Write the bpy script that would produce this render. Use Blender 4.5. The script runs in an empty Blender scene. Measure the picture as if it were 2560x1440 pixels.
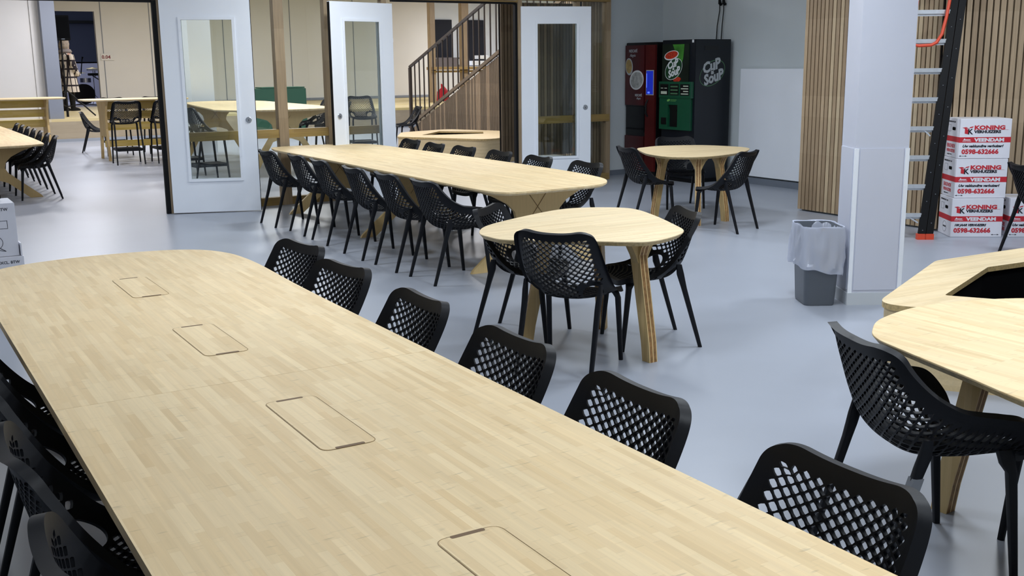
import bpy, bmesh, math, random
from mathutils import Vector, Matrix
random.seed(7)
SC = bpy.context.scene
COL = SC.collection
PI = math.pi

# ------------------------------------------------------------------ camera
F_PX, YAW, PITCH, ROLL, CAM_H = 2687.77, -0.539770, 0.206524, -0.0108040, 1.75
cy_, sy_, cp_, sp_ = math.cos(YAW), math.sin(YAW), math.cos(PITCH), math.sin(PITCH)
fwd = Vector((-sy_ * cp_, cy_ * cp_, -sp_))
rgt = Vector((cy_, sy_, 0))
up = rgt.cross(fwd)
r2 = rgt * math.cos(ROLL) + up * math.sin(ROLL)
u2 = -rgt * math.sin(ROLL) + up * math.cos(ROLL)
cam_data = bpy.data.cameras.new('camera')
cam = bpy.data.objects.new('camera', cam_data)
COL.objects.link(cam)
m = Matrix.Identity(4)
for i in range(3):
    m[i][0], m[i][1], m[i][2] = r2[i], u2[i], -fwd[i]
m[0][3], m[1][3], m[2][3] = 0, 0, CAM_H
cam.matrix_world = m
cam_data.sensor_width = 36
cam_data.sensor_fit = 'HORIZONTAL'
cam_data.lens = F_PX * 36 / 2560
cam_data.clip_start = 0.05
cam_data.clip_end = 200
SC.camera = cam

# ------------------------------------------------------------------ world, exposure, lamps
SC.view_settings.view_transform = 'Standard'
SC.view_settings.look = 'None'
SC.view_settings.gamma = 1
SC.view_settings.use_curve_mapping = False
SC.view_settings.exposure = 0.08
w = bpy.data.worlds.new('world')
SC.world = w
w.use_nodes = True
w.node_tree.nodes['Background'].inputs[0].default_value = (0.72, 0.84, 1.0, 1)
w.node_tree.nodes['Background'].inputs[1].default_value = 0.42

CEIL = 4.3
LAMPS = []
def lamp(x, y, z, sx, sy, power, color=(0.86, 0.93, 1.0)):  # unseen area light under the ceiling, added and placed to fill the room
    d = bpy.data.lights.new('unseen_ceiling_lamp', 'AREA')
    d.shape = 'RECTANGLE'; d.size = sx; d.size_y = sy; d.energy = power; d.color = color
    o = bpy.data.objects.new('unseen_fill_light', d)
    o.location = (x, y, z); COL.objects.link(o)
    LAMPS.append((x, y, z, sx, sy, o))
for (x, y, p) in [(2.2, 0.5, 56), (4.2, 2.0, 48), (1.7, 4.7, 35), (4.6, 4.8, 50), (2.6, 8.8, 44), (6.4, 7.4, 56),
                  (5.0, 11.4, 48), (8.2, 5.2, 66), (7.2, 2.2, 26), (0.8, 11.0, 30), (7.6, 10.4, 40)]:
    lamp(x, y, 3.35, 0.6, 0.6, p)
for (x, y, p) in [(2, 17, 80), (6, 17, 100), (9.6, 17, 90), (3, 22, 112), (8, 22, 125), (13, 23, 110), (4.5, 26, 120),
                  (9, 26, 120), (12, 30, 110), (7, 31.5, 90), (17, 28, 130), (20, 33, 190)]:
    lamp(x, y, 4.0, 0.8, 0.8, p, (0.97, 0.96, 1.0))

# ------------------------------------------------------------------ helpers
def lin(c):
    return c / 12.92 if c <= 0.04045 else ((c + 0.055) / 1.055) ** 2.4
def rgb(r, g, b):
    return (lin(r / 255), lin(g / 255), lin(b / 255), 1)
def mat(name, color, rough=0.5, metal=0.0, spec=0.5, emit=None, noise=0.0, nscale=8.0, bump=0.0):
    M = bpy.data.materials.new(name); M.use_nodes = True
    nt = M.node_tree; b = nt.nodes['Principled BSDF']
    b.inputs['Base Color'].default_value = color
    b.inputs['Roughness'].default_value = rough
    b.inputs['Metallic'].default_value = metal
    b.inputs['Specular IOR Level'].default_value = spec
    if emit:
        b.inputs['Emission Color'].default_value = color; b.inputs['Emission Strength'].default_value = emit
    if noise or bump:
        tc = nt.nodes.new('ShaderNodeTexCoord'); n = nt.nodes.new('ShaderNodeTexNoise')
        n.inputs['Scale'].default_value = nscale; n.inputs['Detail'].default_value = 5
        nt.links.new(tc.outputs['Object'], n.inputs['Vector'])
        if noise:
            r = nt.nodes.new('ShaderNodeValToRGB')
            r.color_ramp.elements[0].position = 0.3; r.color_ramp.elements[1].position = 0.7
            r.color_ramp.elements[0].color = tuple(c * (1 - noise) for c in color[:3]) + (1,)
            r.color_ramp.elements[1].color = tuple(min(1, c * (1 + noise)) for c in color[:3]) + (1,)
            nt.links.new(n.outputs['Fac'], r.inputs['Fac']); nt.links.new(r.outputs['Color'], b.inputs['Base Color'])
        if bump:
            bp = nt.nodes.new('ShaderNodeBump'); bp.inputs['Strength'].default_value = bump
            bp.inputs['Distance'].default_value = 0.01
            nt.links.new(n.outputs['Fac'], bp.inputs['Height']); nt.links.new(bp.outputs['Normal'], b.inputs['Normal'])
    return M
def stave_mat(name, c1, c2, c3, axis='Y', length=0.42, width=0.028, rough=0.58, grain=0.12, nodes=0.0):
    """bamboo staves: bricks laid along one axis of the object, each stave its own tone, plus fine grain"""
    M = bpy.data.materials.new(name); M.use_nodes = True
    nt = M.node_tree; b = nt.nodes['Principled BSDF']; L = nt.links.new
    tc = nt.nodes.new('ShaderNodeTexCoord'); mp = nt.nodes.new('ShaderNodeMapping')
    L(tc.outputs['Object'], mp.inputs['Vector'])
    rot = {'X': (0, 0, 0), 'Y': (0, 0, -PI / 2), 'Z': (0, -PI / 2, 0), 'ZX': (PI / 2, 0, PI / 2), 'XZ': (PI / 2, 0, 0)}[axis]
    mp.inputs['Rotation'].default_value = rot
    sq = nt.nodes.new('ShaderNodeMapping'); sq.inputs['Scale'].default_value = (0.1, 1, 1)
    L(mp.outputs['Vector'], sq.inputs['Vector'])
    def bricks(ln, wd, a, c, off, frq, mort):
        t = nt.nodes.new('ShaderNodeTexBrick')
        t.offset = frq; t.offset_frequency = 2; t.squash = 1
        t.inputs['Color1'].default_value = a; t.inputs['Color2'].default_value = c
        t.inputs['Mortar'].default_value = tuple(mort * (a[i] + c[i]) / 2 for i in range(3)) + (1,)
        t.inputs['Scale'].default_value = 1; t.inputs['Mortar Size'].default_value = 0.00022
        t.inputs['Mortar Smooth'].default_value = 0.6; t.inputs['Bias'].default_value = off
        t.inputs['Brick Width'].default_value = ln * 0.1; t.inputs['Row Height'].default_value = wd
        L(sq.outputs['Vector'], t.inputs['Vector']); return t
    t1 = bricks(length, width, c1, c2, 0.0, 0.37, 0.86); t2 = bricks(length * 0.61, width, c3, c2, -0.3, 0.71, 0.95)
    t3 = bricks(length * 2.3, width * 3, (1.02, 1.01, 1.0, 1), (0.97, 0.97, 0.965, 1), 0, 0.45, 1.0)
    mx = nt.nodes.new('ShaderNodeMix'); mx.data_type = 'RGBA'; mx.inputs['Factor'].default_value = 0.45
    L(t1.outputs['Color'], mx.inputs['A']); L(t2.outputs['Color'], mx.inputs['B'])
    mp2 = nt.nodes.new('ShaderNodeMapping'); mp2.inputs['Scale'].default_value = (2.5, 60, 60)
    L(mp.outputs['Vector'], mp2.inputs['Vector'])
    n = nt.nodes.new('ShaderNodeTexNoise'); n.inputs['Scale'].default_value = 1.5; n.inputs['Detail'].default_value = 3
    L(mp2.outputs['Vector'], n.inputs['Vector'])
    mr = nt.nodes.new('ShaderNodeMapRange'); mr.inputs['To Min'].default_value = 1 - grain; mr.inputs['To Max'].default_value = 1 + grain
    L(n.outputs['Fac'], mr.inputs['Value'])
    m2 = nt.nodes.new('ShaderNodeVectorMath'); m2.operation = 'SCALE'
    m3 = nt.nodes.new('ShaderNodeVectorMath'); m3.operation = 'MULTIPLY'
    L(mx.outputs['Result'], m3.inputs[0]); L(t3.outputs['Color'], m3.inputs[1])
    L(m3.outputs[0], m2.inputs[0]); L(mr.outputs['Result'], m2.inputs['Scale'])
    out = m2.outputs[0]
    if nodes:      # short dark node marks lying across the staves
        mp3 = nt.nodes.new('ShaderNodeMapping'); mp3.inputs['Scale'].default_value = (95, 17, 17); L(mp.outputs['Vector'], mp3.inputs['Vector'])
        n2 = nt.nodes.new('ShaderNodeTexNoise'); n2.inputs['Scale'].default_value = 1; n2.inputs['Detail'].default_value = 1; L(mp3.outputs['Vector'], n2.inputs['Vector'])
        r2 = nt.nodes.new('ShaderNodeMapRange'); r2.inputs['From Min'].default_value = 0.68; r2.inputs['From Max'].default_value = 0.80
        r2.inputs['To Min'].default_value = 1; r2.inputs['To Max'].default_value = 1 - nodes; L(n2.outputs['Fac'], r2.inputs['Value'])
        m4 = nt.nodes.new('ShaderNodeVectorMath'); m4.operation = 'SCALE'; L(out, m4.inputs[0]); L(r2.outputs['Result'], m4.inputs['Scale']); out = m4.outputs[0]
    L(out, b.inputs['Base Color'])
    b.inputs['Roughness'].default_value = rough
    return M
def glass_mat(name, tint, alpha=0.1, rough=0.02):
    M = bpy.data.materials.new(name); M.use_nodes = True
    nt = M.node_tree; nt.nodes.clear()
    out = nt.nodes.new('ShaderNodeOutputMaterial'); tr = nt.nodes.new('ShaderNodeBsdfTransparent'); gl = nt.nodes.new('ShaderNodeBsdfGlossy')
    tr.inputs[0].default_value = tint; gl.inputs['Roughness'].default_value = rough
    fr = nt.nodes.new('ShaderNodeFresnel'); fr.inputs['IOR'].default_value = 1.45
    mx = nt.nodes.new('ShaderNodeMixShader')
    nt.links.new(fr.outputs[0], mx.inputs[0]); nt.links.new(tr.outputs[0], mx.inputs[1]); nt.links.new(gl.outputs[0], mx.inputs[2])
    nt.links.new(mx.outputs[0], out.inputs[0])
    return M

M = {}
M['chair'] = mat('black_plastic', rgb(9, 12, 19), 0.5, spec=0.28, noise=0.1, nscale=20)
M['bamboo_y'] = stave_mat('bamboo_staves_long', rgb(233, 206, 156), rgb(217, 186, 133), rgb(245, 224, 182), 'Y', width=.024, length=.38, nodes=.22)
M['bamboo_x'] = stave_mat('bamboo_staves_cross', rgb(226, 203, 158), rgb(214, 189, 143), rgb(236, 217, 180), 'X', length=0.6, width=.024, nodes=.18)
M['ply_x'] = stave_mat('bamboo_board_upright', rgb(205, 178, 125), rgb(192, 164, 74), rgb(214, 190, 100), 'XZ', length=0.5, width=0.03, rough=0.5)
M['ply_z'] = stave_mat('bamboo_board_vertical', rgb(208, 180, 125), rgb(190, 160, 105), rgb(216, 190, 138), 'Z', length=0.8, width=0.03, rough=0.5)
M['edge'] = mat('bamboo_edge', rgb(196, 170, 118), 0.5, noise=0.25, nscale=60)
M['edge_dark'] = mat('bamboo_end_grain', rgb(150, 112, 66), 0.6, noise=0.35, nscale=45)
M['edge_pale'] = mat('bamboo_glue_line', rgb(232, 202, 146), 0.5)
M['slot'] = mat('slot_shadow_wood', rgb(118, 92, 62), 0.7)
M['groove'] = mat('routed_groove', rgb(138, 114, 78), 0.8)
M['white'] = mat('white_paint', rgb(240, 245, 253), 0.45, noise=0.02, nscale=2)
M['wall'] = mat('wall_paint_white', rgb(222, 224, 226), 0.8, noise=0.03, nscale=1.5)
M['wall_grey'] = mat('wall_paint_grey', rgb(204, 212, 216), 0.8, noise=0.04, nscale=1.2)
M['warmwall'] = mat('hall_panel_paint', rgb(222, 220, 217), 0.7, noise=0.02, nscale=1)
M['greycol'] = mat('grey_column_paint', rgb(128, 134, 146), 0.7)
M['black'] = mat('matt_black', rgb(10, 11, 14), 0.6, spec=0.25)
M['darkvoid'] = mat('dark_lining', rgb(8, 8, 10), 0.95, spec=0.1)
M['frame'] = stave_mat('oak_frame', rgb(158, 138, 110), rgb(132, 112, 86), rgb(172, 152, 124), 'Z', length=1.8, width=0.07, rough=0.55, grain=0.35)
M['frame_x'] = stave_mat('oak_rail', rgb(152, 126, 88), rgb(132, 106, 70), rgb(168, 142, 64), 'XZ', length=1.8, width=0.07, rough=0.55, grain=0.35)
M['slat_a'] = stave_mat('oak_slat', rgb(176, 154, 126), rgb(160, 138, 110), rgb(186, 164, 136), 'Z', length=1.1, width=0.5, rough=0.55, grain=0.3)
M['slat_b'] = stave_mat('walnut_slat', rgb(160, 138, 112), rgb(140, 118, 92), rgb(174, 152, 124), 'Z', length=1.1, width=0.5, rough=0.55, grain=0.4)
M['slat_c'] = stave_mat('pale_slat', rgb(192, 172, 142), rgb(176, 154, 124), rgb(200, 182, 152), 'Z', length=1.1, width=0.5, rough=0.55, grain=0.3)
M['slat_d'] = stave_mat('dark_stair_slat', rgb(116, 100, 80), rgb(96, 82, 64), rgb(130, 112, 90), 'Z', length=1.1, width=0.5, rough=0.6, grain=0.4)
M['backing'] = mat('slat_backing_felt', rgb(14, 12, 12), 0.95, spec=0.1)
M['steel'] = mat('brushed_steel', rgb(190, 196, 204), 0.3, 0.85)
M['alu'] = mat('aluminium', rgb(205, 210, 216), 0.35, 0.6, noise=0.06, nscale=30)
M['rail'] = mat('dark_brown_steel', rgb(60, 50, 44), 0.5)
M['red'] = mat('box_print_red', rgb(196, 38, 52), 0.6)
M['ink'] = mat('box_print_black', rgb(22, 24, 38), 0.6)
M['card'] = mat('white_cardboard', rgb(226, 226, 234), 0.75, noise=0.03, nscale=4)
M['orange'] = mat('orange_red_plastic', rgb(214, 74, 44), 0.45)
M['glass'] = glass_mat('door_glass', (0.94, 0.97, 0.96, 1))
M['glassp'] = glass_mat('partition_glass', (0.96, 0.985, 0.975, 1))
M['skirt'] = mat('grey_skirting', rgb(112, 120, 132), 0.5)

# floor: poured grey resin, faintly mottled, semi-gloss
fm = mat('grey_resin_floor', rgb(160, 166, 178), 0.3, noise=0.05, nscale=0.7)
M['floor'] = fm
M['planter'] = stave_mat('bamboo_planter_side', rgb(222, 200, 156), rgb(206, 182, 136), rgb(232, 212, 172), 'XZ', length=0.6, width=.03)
fm.node_tree.nodes['Principled BSDF'].inputs['Roughness'].default_value = 0.34
M['stagewood'] = stave_mat('stage_boards', rgb(206, 194, 168), rgb(200, 180, 100), rgb(220, 204, 170), 'X', length=1.5, width=0.1)
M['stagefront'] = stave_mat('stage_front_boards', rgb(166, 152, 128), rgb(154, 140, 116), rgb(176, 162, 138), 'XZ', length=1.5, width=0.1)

class MB:
    def __init__(s): s.v = []; s.f = []
    def add(s, vs, fs):
        o = len(s.v); s.v += [tuple(p) for p in vs]; s.f += [tuple(i + o for i in f) for f in fs]; return s
    def box(s, cx, cy, cz, sx, sy, sz, rz=0, bev=0):
        c, q = math.cos(rz), math.sin(rz)
        if bev:
            b = min(bev, sx / 2.01, sy / 2.01, sz / 2.01)
            bm = bmesh.new(); bmesh.ops.create_cube(bm, size=1)
            for v in bm.verts: v.co = Vector((v.co.x * sx, v.co.y * sy, v.co.z * sz))
            bmesh.ops.bevel(bm, geom=bm.edges[:], offset=b, segments=2, affect='EDGES')
            vs = [(cx + v.co.x * c - v.co.y * q, cy + v.co.x * q + v.co.y * c, cz + v.co.z) for v in bm.verts]
            s.add(vs, [[v.index for v in f.verts] for f in bm.faces]); bm.free(); return s
        vs = []
        for dz in (-.5, .5):
            for dx, dy in ((-.5, -.5), (.5, -.5), (.5, .5), (-.5, .5)):
                X, Y = dx * sx, dy * sy
                vs.append((cx + X * c - Y * q, cy + X * q + Y * c, cz + dz * sz))
        return s.add(vs, [(3, 2, 1, 0), (4, 5, 6, 7), (0, 1, 5, 4), (1, 2, 6, 5), (2, 3, 7, 6), (3, 0, 4, 7)])
    def loft(s, rings, caps=True):
        n = len(rings[0]); vs = [p for r in rings for p in r]; fs = []
        for k in range(len(rings) - 1):
            for i in range(n):
                j = (i + 1) % n
                fs.append((k * n + i, k * n + j, (k + 1) * n + j, (k + 1) * n + i))
        if caps:
            fs.append(tuple(range(n))[::-1]); fs.append(tuple(range((len(rings) - 1) * n, len(rings) * n)))
        return s.add(vs, fs)
    def prism(s, pts, z0, z1):
        return s.loft([[(x, y, z0) for x, y in pts], [(x, y, z1) for x, y in pts]])
    def tube(s, pts, r, n=8, caps=True):
        pts = [Vector(p) for p in pts]; rs = r if isinstance(r, (list, tuple)) else [r] * len(pts)
        rings = []; prev = None
        for k, p in enumerate(pts):
            t = (pts[min(k + 1, len(pts) - 1)] - pts[max(k - 1, 0)]).normalized()
            ref = prev if prev else (Vector((0, 0, 1)) if abs(t.z) < .9 else Vector((1, 0, 0)))
            a = t.cross(ref).normalized(); b = a.cross(t).normalized(); prev = b
            rings.append([tuple(p + (a * math.cos(2 * PI * i / n) + b * math.sin(2 * PI * i / n)) * rs[k]) for i in range(n)])
        return s.loft(rings, caps)
    def bar(s, p0, p1, wx, wy, ref=(0, 0, 1)):
        p0, p1 = Vector(p0), Vector(p1); t = (p1 - p0).normalized()
        ref = Vector(ref)
        if abs(t.dot(ref)) > .95: ref = Vector((1, 0, 0))
        a = t.cross(ref).normalized(); b = a.cross(t).normalized()
        R = lambda p: [tuple(p + a * (i * wx / 2) + b * (j * wy / 2)) for i, j in ((-1, -1), (1, -1), (1, 1), (-1, 1))]
        return s.loft([R(p0), R(p1)])
    def lathe(s, prof, n=24, cx=0, cy=0, cz=0, sx=1, sy=1):
        return s.loft([[(cx + r * sx * math.cos(2 * PI * i / n), cy + r * sy * math.sin(2 * PI * i / n), cz + z) for i in range(n)] for r, z in prof])
    def build(s, name, material, parent=None, smooth=False, loc=None, rz=None):
        me = bpy.data.meshes.new(name); me.from_pydata(s.v, [], s.f); me.validate()
        bm = bmesh.new(); bm.from_mesh(me); bmesh.ops.recalc_face_normals(bm, faces=bm.faces); bm.to_mesh(me); bm.free()
        me.materials.append(material)
        if smooth:
            for p in me.polygons: p.use_smooth = True
            try: me.set_sharp_from_angle(angle=math.radians(40))
            except Exception: pass
        o = bpy.data.objects.new(name, me); COL.objects.link(o)
        if parent: o.parent = parent
        if loc is not None: o.location = loc
        if rz is not None: o.rotation_euler = (0, 0, rz)
        return o
def tag(o, label, cat, group=None, kind=None):
    o['label'] = label; o['category'] = cat
    if group: o['group'] = group
    if kind: o['kind'] = kind
    return o
def thing(name, label, cat, loc=(0, 0, 0), rz=0, group=None):
    o = bpy.data.objects.new(name, None); COL.objects.link(o)
    o.empty_display_size = 0.1
    o.location = loc; o.rotation_euler = (0, 0, rz)
    return tag(o, label, cat, group)
def struct(o): o['kind'] = 'structure'; return o
KIDS = {}
def kids(o):
    return [c for c in bpy.data.objects if c.parent == o]
def copy_thing(src, loc, rz, label, group=None):
    def rec(o, parent):
        c = o.copy(); COL.objects.link(c); c.parent = parent
        for k in KIDS.setdefault(o.name, kids(o)): rec(k, c)
        return c
    r = rec(src, None); r.location = loc; r.rotation_euler = (0, 0, rz); r['label'] = label
    if group: r['group'] = group
    return r
def label_part(o, text): o['label'] = text; return o
def crom(P, t):
    """P: list of (v, tuple); Catmull-Rom style interpolation in v"""
    n = len(P)
    for k in range(n - 1):
        if t <= P[k + 1][0] or k == n - 2: break
    v0, a = P[k]; v1, b = P[k + 1]; h = v1 - v0; s = (t - v0) / h
    pm = P[k - 1] if k > 0 else None; pn = P[k + 2] if k + 2 < n else None
    out = []
    for i in range(len(a)):
        ma = (b[i] - pm[1][i]) / (v1 - pm[0]) * h if pm else (b[i] - a[i])
        mb = (pn[1][i] - a[i]) / (pn[0] - v0) * h if pn else (b[i] - a[i])
        s2, s3 = s * s, s * s * s
        out.append((2 * s3 - 3 * s2 + 1) * a[i] + (s3 - 2 * s2 + s) * ma + (-2 * s3 + 3 * s2) * b[i] + (s3 - s2) * mb)
    return out
def closed_smooth(pts, per=6, tight=0.5):
    n = len(pts); out = []
    for k in range(n):
        p0, p1, p2, p3 = pts[k - 1], pts[k], pts[(k + 1) % n], pts[(k + 2) % n]
        for j in range(per):
            s = j / per; s2, s3 = s * s, s * s * s
            q = []
            for i in range(2):
                m1 = (p2[i] - p0[i]) * tight; m2 = (p3[i] - p1[i]) * tight
                q.append((2 * s3 - 3 * s2 + 1) * p1[i] + (s3 - 2 * s2 + s) * m1 + (-2 * s3 + 3 * s2) * p2[i] + (s3 - s2) * m2)
            out.append(tuple(q))
    return out
def round_poly(pts, rad, n=8):
    """polygon with rounded corners; rad = list of radii"""
    out = []; N = len(pts)
    for k in range(N):
        p = Vector(pts[k]); a = Vector(pts[k - 1]); b = Vector(pts[(k + 1) % N]); r = rad[k]
        if r <= 0: out.append(tuple(p)); continue
        u = (a - p).normalized(); v = (b - p).normalized()
        ang = u.angle(v); d = r / math.tan(ang / 2)
        p0, p1 = p + u * d, p + v * d
        for j in range(n + 1):
            s = j / n
            q = (1 - s) ** 2 * p0 + 2 * s * (1 - s) * p + s * s * p1
            # blend of quadratic with arc is good enough
            out.append(tuple(q))
    return out
def inset(pts, d):
    n = len(pts); out = []
    area = sum(pts[i][0] * pts[(i + 1) % n][1] - pts[(i + 1) % n][0] * pts[i][1] for i in range(n))
    sg = 1 if area > 0 else -1
    for k in range(n):
        a, p, b = Vector(pts[k - 1]), Vector(pts[k]), Vector(pts[(k + 1) % n])
        t = (b - a).normalized(); nn = Vector((-t.y, t.x)) * sg
        out.append(tuple(p + nn * d))
    return out
def top_slab(pts, z, th=0.03, chamfer=0.018):
    """table top: flat face, small rounded upper arris, straight edge, chamfer underneath"""
    b = MB(); i1 = inset(pts, 0.002); i2 = inset(pts, chamfer)
    b.loft([[(x, y, z - th) for x, y in i2], [(x, y, z - th * 0.5) for x, y in pts], [(x, y, z - 0.002) for x, y in pts], [(x, y, z) for x, y in i1]])
    return b
def text_obj(s, name, material, parent, size, mtx, bold=0.0, shear=0.0, align='LEFT', xs=1.0):
    cu = bpy.data.curves.new(name, 'FONT'); cu.body = s; cu.size = size; cu.extrude = 0.0006
    cu.offset = bold; cu.shear = shear; cu.align_x = align; cu.resolution_u = 2
    o = bpy.data.objects.new(name + '_tmp', cu); COL.objects.link(o)
    dg = bpy.context.evaluated_depsgraph_get(); dg.update()
    me = bpy.data.meshes.new_from_object(o.evaluated_get(dg)); bpy.data.objects.remove(o)
    me.transform(Matrix.Diagonal((xs, 1, 1, 1))); me.transform(mtx)
    me.materials.clear(); me.materials.append(material)
    r = bpy.data.objects.new(name, me); COL.objects.link(r); r.parent = parent
    return r
def face_mtx(origin, xdir, ydir):
    x = Vector(xdir).normalized(); y = Vector(ydir).normalized(); z = x.cross(y)
    return Matrix(((x.x, y.x, z.x, origin[0]), (x.y, y.y, z.y, origin[1]), (x.z, y.z, z.z, origin[2]), (0, 0, 0, 1)))
# ------------------------------------------------------------------ chairs
C_A = [(0, (-.295, .828)), (.1, (-.282, .76)), (.2, (-.264, .685)), (.32, (-.238, .59)), (.43, (-.202, .505)), (.52, (-.145, .448)),
       (.62, (-.07, .428)), (.75, (.04, .422)), (.88, (.15, .432)), (1, (.225, .428))]
R_A = [(0, (.222, -.268, .876)), (.1, (.232, -.247, .81)), (.2, (.238, -.214, .745)), (.32, (.243, -.160, .655)), (.43, (.247, -.096, .572)),
       (.52, (.250, -.038, .517)), (.62, (.251, .028, .483)), (.75, (.249, .105, .468)), (.88, (.24, .178, .462)), (1, (.215, .225, .445))]
R_B = [(0, (.222, -.268, .876)), (.1, (.234, -.245, .815)), (.2, (.246, -.208, .755)), (.32, (.262, -.145, .69)), (.43, (.279, -.068, .645)),
       (.52, (.288, -.005, .632)), (.62, (.292, .065, .622)), (.75, (.288, .150, .60)), (.88, (.27, .212, .53)), (1, (.225, .24, .445))]
def shell_fn(rim):
    def F(u, v):
        a = min(abs(u), 1.0); sg = 1 if u >= 0 else -1
        # rounded corners at the top of the back and the front of the seat
        tt = max(0, 1 - v / .30); tb = max(0, 1 - (1 - v) / .25)
        v2 = v
        for ru, rv, top in ((.46, .125, True), (.40, .10, False)):
            vv = v if top else 1 - v
            if a > 1 - ru and vv < rv:
                dx = (a - (1 - ru)) / ru; dy = (rv - vv) / rv
                q = max(dx, dy) / math.hypot(dx, dy)
                a = 1 - ru + ru * dx * q; vv = rv - rv * dy * q
                v2 = vv if top else 1 - vv
                break
        kt = a ** 4 * tt ** 3; kb = a ** 4 * tb ** 3
        v2 = v2 + .012 * kt
        shrink = 1 - .04 * kt - .04 * kb
        c = crom(C_A, v2); r = crom(rim, v2)
        p = 2.4 if rim is R_A else 3.0
        h = a ** p
        w_ = max(tt, tb)
        x = r[0] * ((1 - w_) * (1 - max(0, 1 - a) ** 1.14) + w_ * (1.12 * a - .12 * a ** 3)) * shrink
        return Vector((sg * x, c[0] + (r[1] - c[0]) * h, c[1] + (r[2] - c[1]) * h))
    return F
def build_shell(rim, N=11, Mv=43, V0=.062, V1=.958, th=.0125, ear=True):
    F = shell_fn(rim)
    def U0(v):
        s = min(max((v - .22) / .22, 0), 1); s = s * s * (3 - 2 * s)
        return .845 + (.925 - .845) * s
    def uv(i, j):            # i in -N..N, j in 0..Mv
        v = V0 + (V1 - V0) * j / Mv
        return (U0(v) * i / N, v)
    pts = {}; order = []
    def node(u, v, off=0):
        key = (round(u, 5), round(v, 5), off)
        if key not in pts: pts[key] = len(order); order.append((u, v, off))
        return pts[key]
    faces = []; part = []
    split = .47
    def addf(f, vc): faces.append(tuple(f)); part.append(0 if vc < split else 1)
    def sub(a, b2, s):
        v = a[1] + (b2[1] - a[1]) * s
        if abs(a[1] - b2[1]) > 1e-6:        # along a side: stay on the curved border
            return (math.copysign(U0(v), a[0]), v)
        return (a[0] + (b2[0] - a[0]) * s, v)
    hole_cells = set()
    HI, HJ, HA, HB = N - 3.6, (.515 - V0) / (V1 - V0) * Mv, 2.3, 3.9
    def hr(i, j): return math.hypot((abs(i) - HI) / HA, (j - HJ) / HB)
    removed_nodes = set(); kept_nodes = set()
    if ear:
        for i in range(-N, N + 1):
            for j in range(0, Mv + 1):
                if (i + j) % 2 and hr(i, j) < 1.0: hole_cells.add((i, j))
    for i in range(-N, N + 1):
        for j in range(0, Mv + 1):
            if (i + j) % 2 == 0: continue
            cor = [(i + 1, j), (i, j + 1), (i - 1, j), (i, j - 1)]
            ok = [abs(a) <= N and 0 <= b2 <= Mv for a, b2 in cor]
            vc = uv(i, j)[1]
            if all(ok):
                if (i, j) in hole_cells:
                    PP = [uv(*c) for c in cor]
                    for k in range(4):
                        removed_nodes.add(node(*PP[k])); removed_nodes.add(node((PP[k][0] + PP[(k + 1) % 4][0]) / 2, (PP[k][1] + PP[(k + 1) % 4][1]) / 2))
                    continue
                P = [uv(*c) for c in cor]; c0 = uv(i, j)
                outer = []; inner = []
                near = any((i + a, j + b2) in hole_cells for a, b2 in ((1, 1), (1, -1), (-1, 1), (-1, -1)))
                for k in range(4):
                    a, b2 = P[k], P[(k + 1) % 4]
                    mid = ((a[0] + b2[0]) / 2, (a[1] + b2[1]) / 2)
                    outer += [a, mid]
                    kc, km = .74, .85
                    inner += [(c0[0] + (a[0] - c0[0]) * kc, c0[1] + (a[1] - c0[1]) * kc), (c0[0] + (mid[0] - c0[0]) * km, c0[1] + (mid[1] - c0[1]) * km)]
                on = [node(*q) for q in outer]
                if near and ear:
                    addf(on, vc); continue
                inn = [node(*q) for q in inner]
                for k in range(8):
                    addf((on[k], on[(k + 1) % 8], inn[(k + 1) % 8], inn[k]), vc)
            else:
                good = [k for k in range(4) if ok[k]]
                if len(good) < 3:
                    continue
                bad = [k for k in range(4) if not ok[k]][0]
                seq = [(bad + 1 + t) % 4 for t in range(3)]
                q = [uv(*cor[k]) for k in seq]
                mids = [((q[0][0] + q[1][0]) / 2, (q[0][1] + q[1][1]) / 2), ((q[1][0] + q[2][0]) / 2, (q[1][1] + q[2][1]) / 2)]
                extra = [sub(q[2], q[0], s) for s in (.25, .5, .75)]
                addf([node(*q[0]), node(*mids[0]), node(*q[1]), node(*mids[1]), node(*q[2])] + [node(*e) for e in extra], vc)
    # frame strip around the mesh
    bd = []
    def bn(i, j): bd.append(uv(i, j))
    j = 0
    for i in range(-N, N + 1):
        if (i + 0) % 2 == 0: bn(i, 0)
    for j in range(0, Mv + 1):
        if (N + j) % 2 == 0: bn(N, j)
    for i in range(N, -N - 1, -1):
        if (i + Mv) % 2 == 0: bn(i, Mv)
    for j in range(Mv, -1, -1):
        if (-N + j) % 2 == 0: bn(-N, j)
    # drop duplicates
    B0 = [p for k, p in enumerate(bd) if p != bd[k - 1]]
    B = []
    for k, p0 in enumerate(B0):
        p1 = B0[(k + 1) % len(B0)]
        B.append(p0)
        corner = abs(abs(p0[0]) - abs(p1[0])) > 1e-6 and abs(p0[1] - p1[1]) > 1e-6 and (abs(p0[1] - p1[1]) < .03) and (p0[1] in (V0, V1) or p1[1] in (V0, V1)) and min(abs(p0[0]) / U0(p0[1]), abs(p1[0]) / U0(p1[1])) < .999
        if not corner: B += [sub(p0, p1, s) for s in (.25, .5, .75)]
        else: B += [(p0[0] + (p1[0] - p0[0]) * s, p0[1] + (p1[1] - p0[1]) * s) for s in (.25, .5, .75)]
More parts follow.
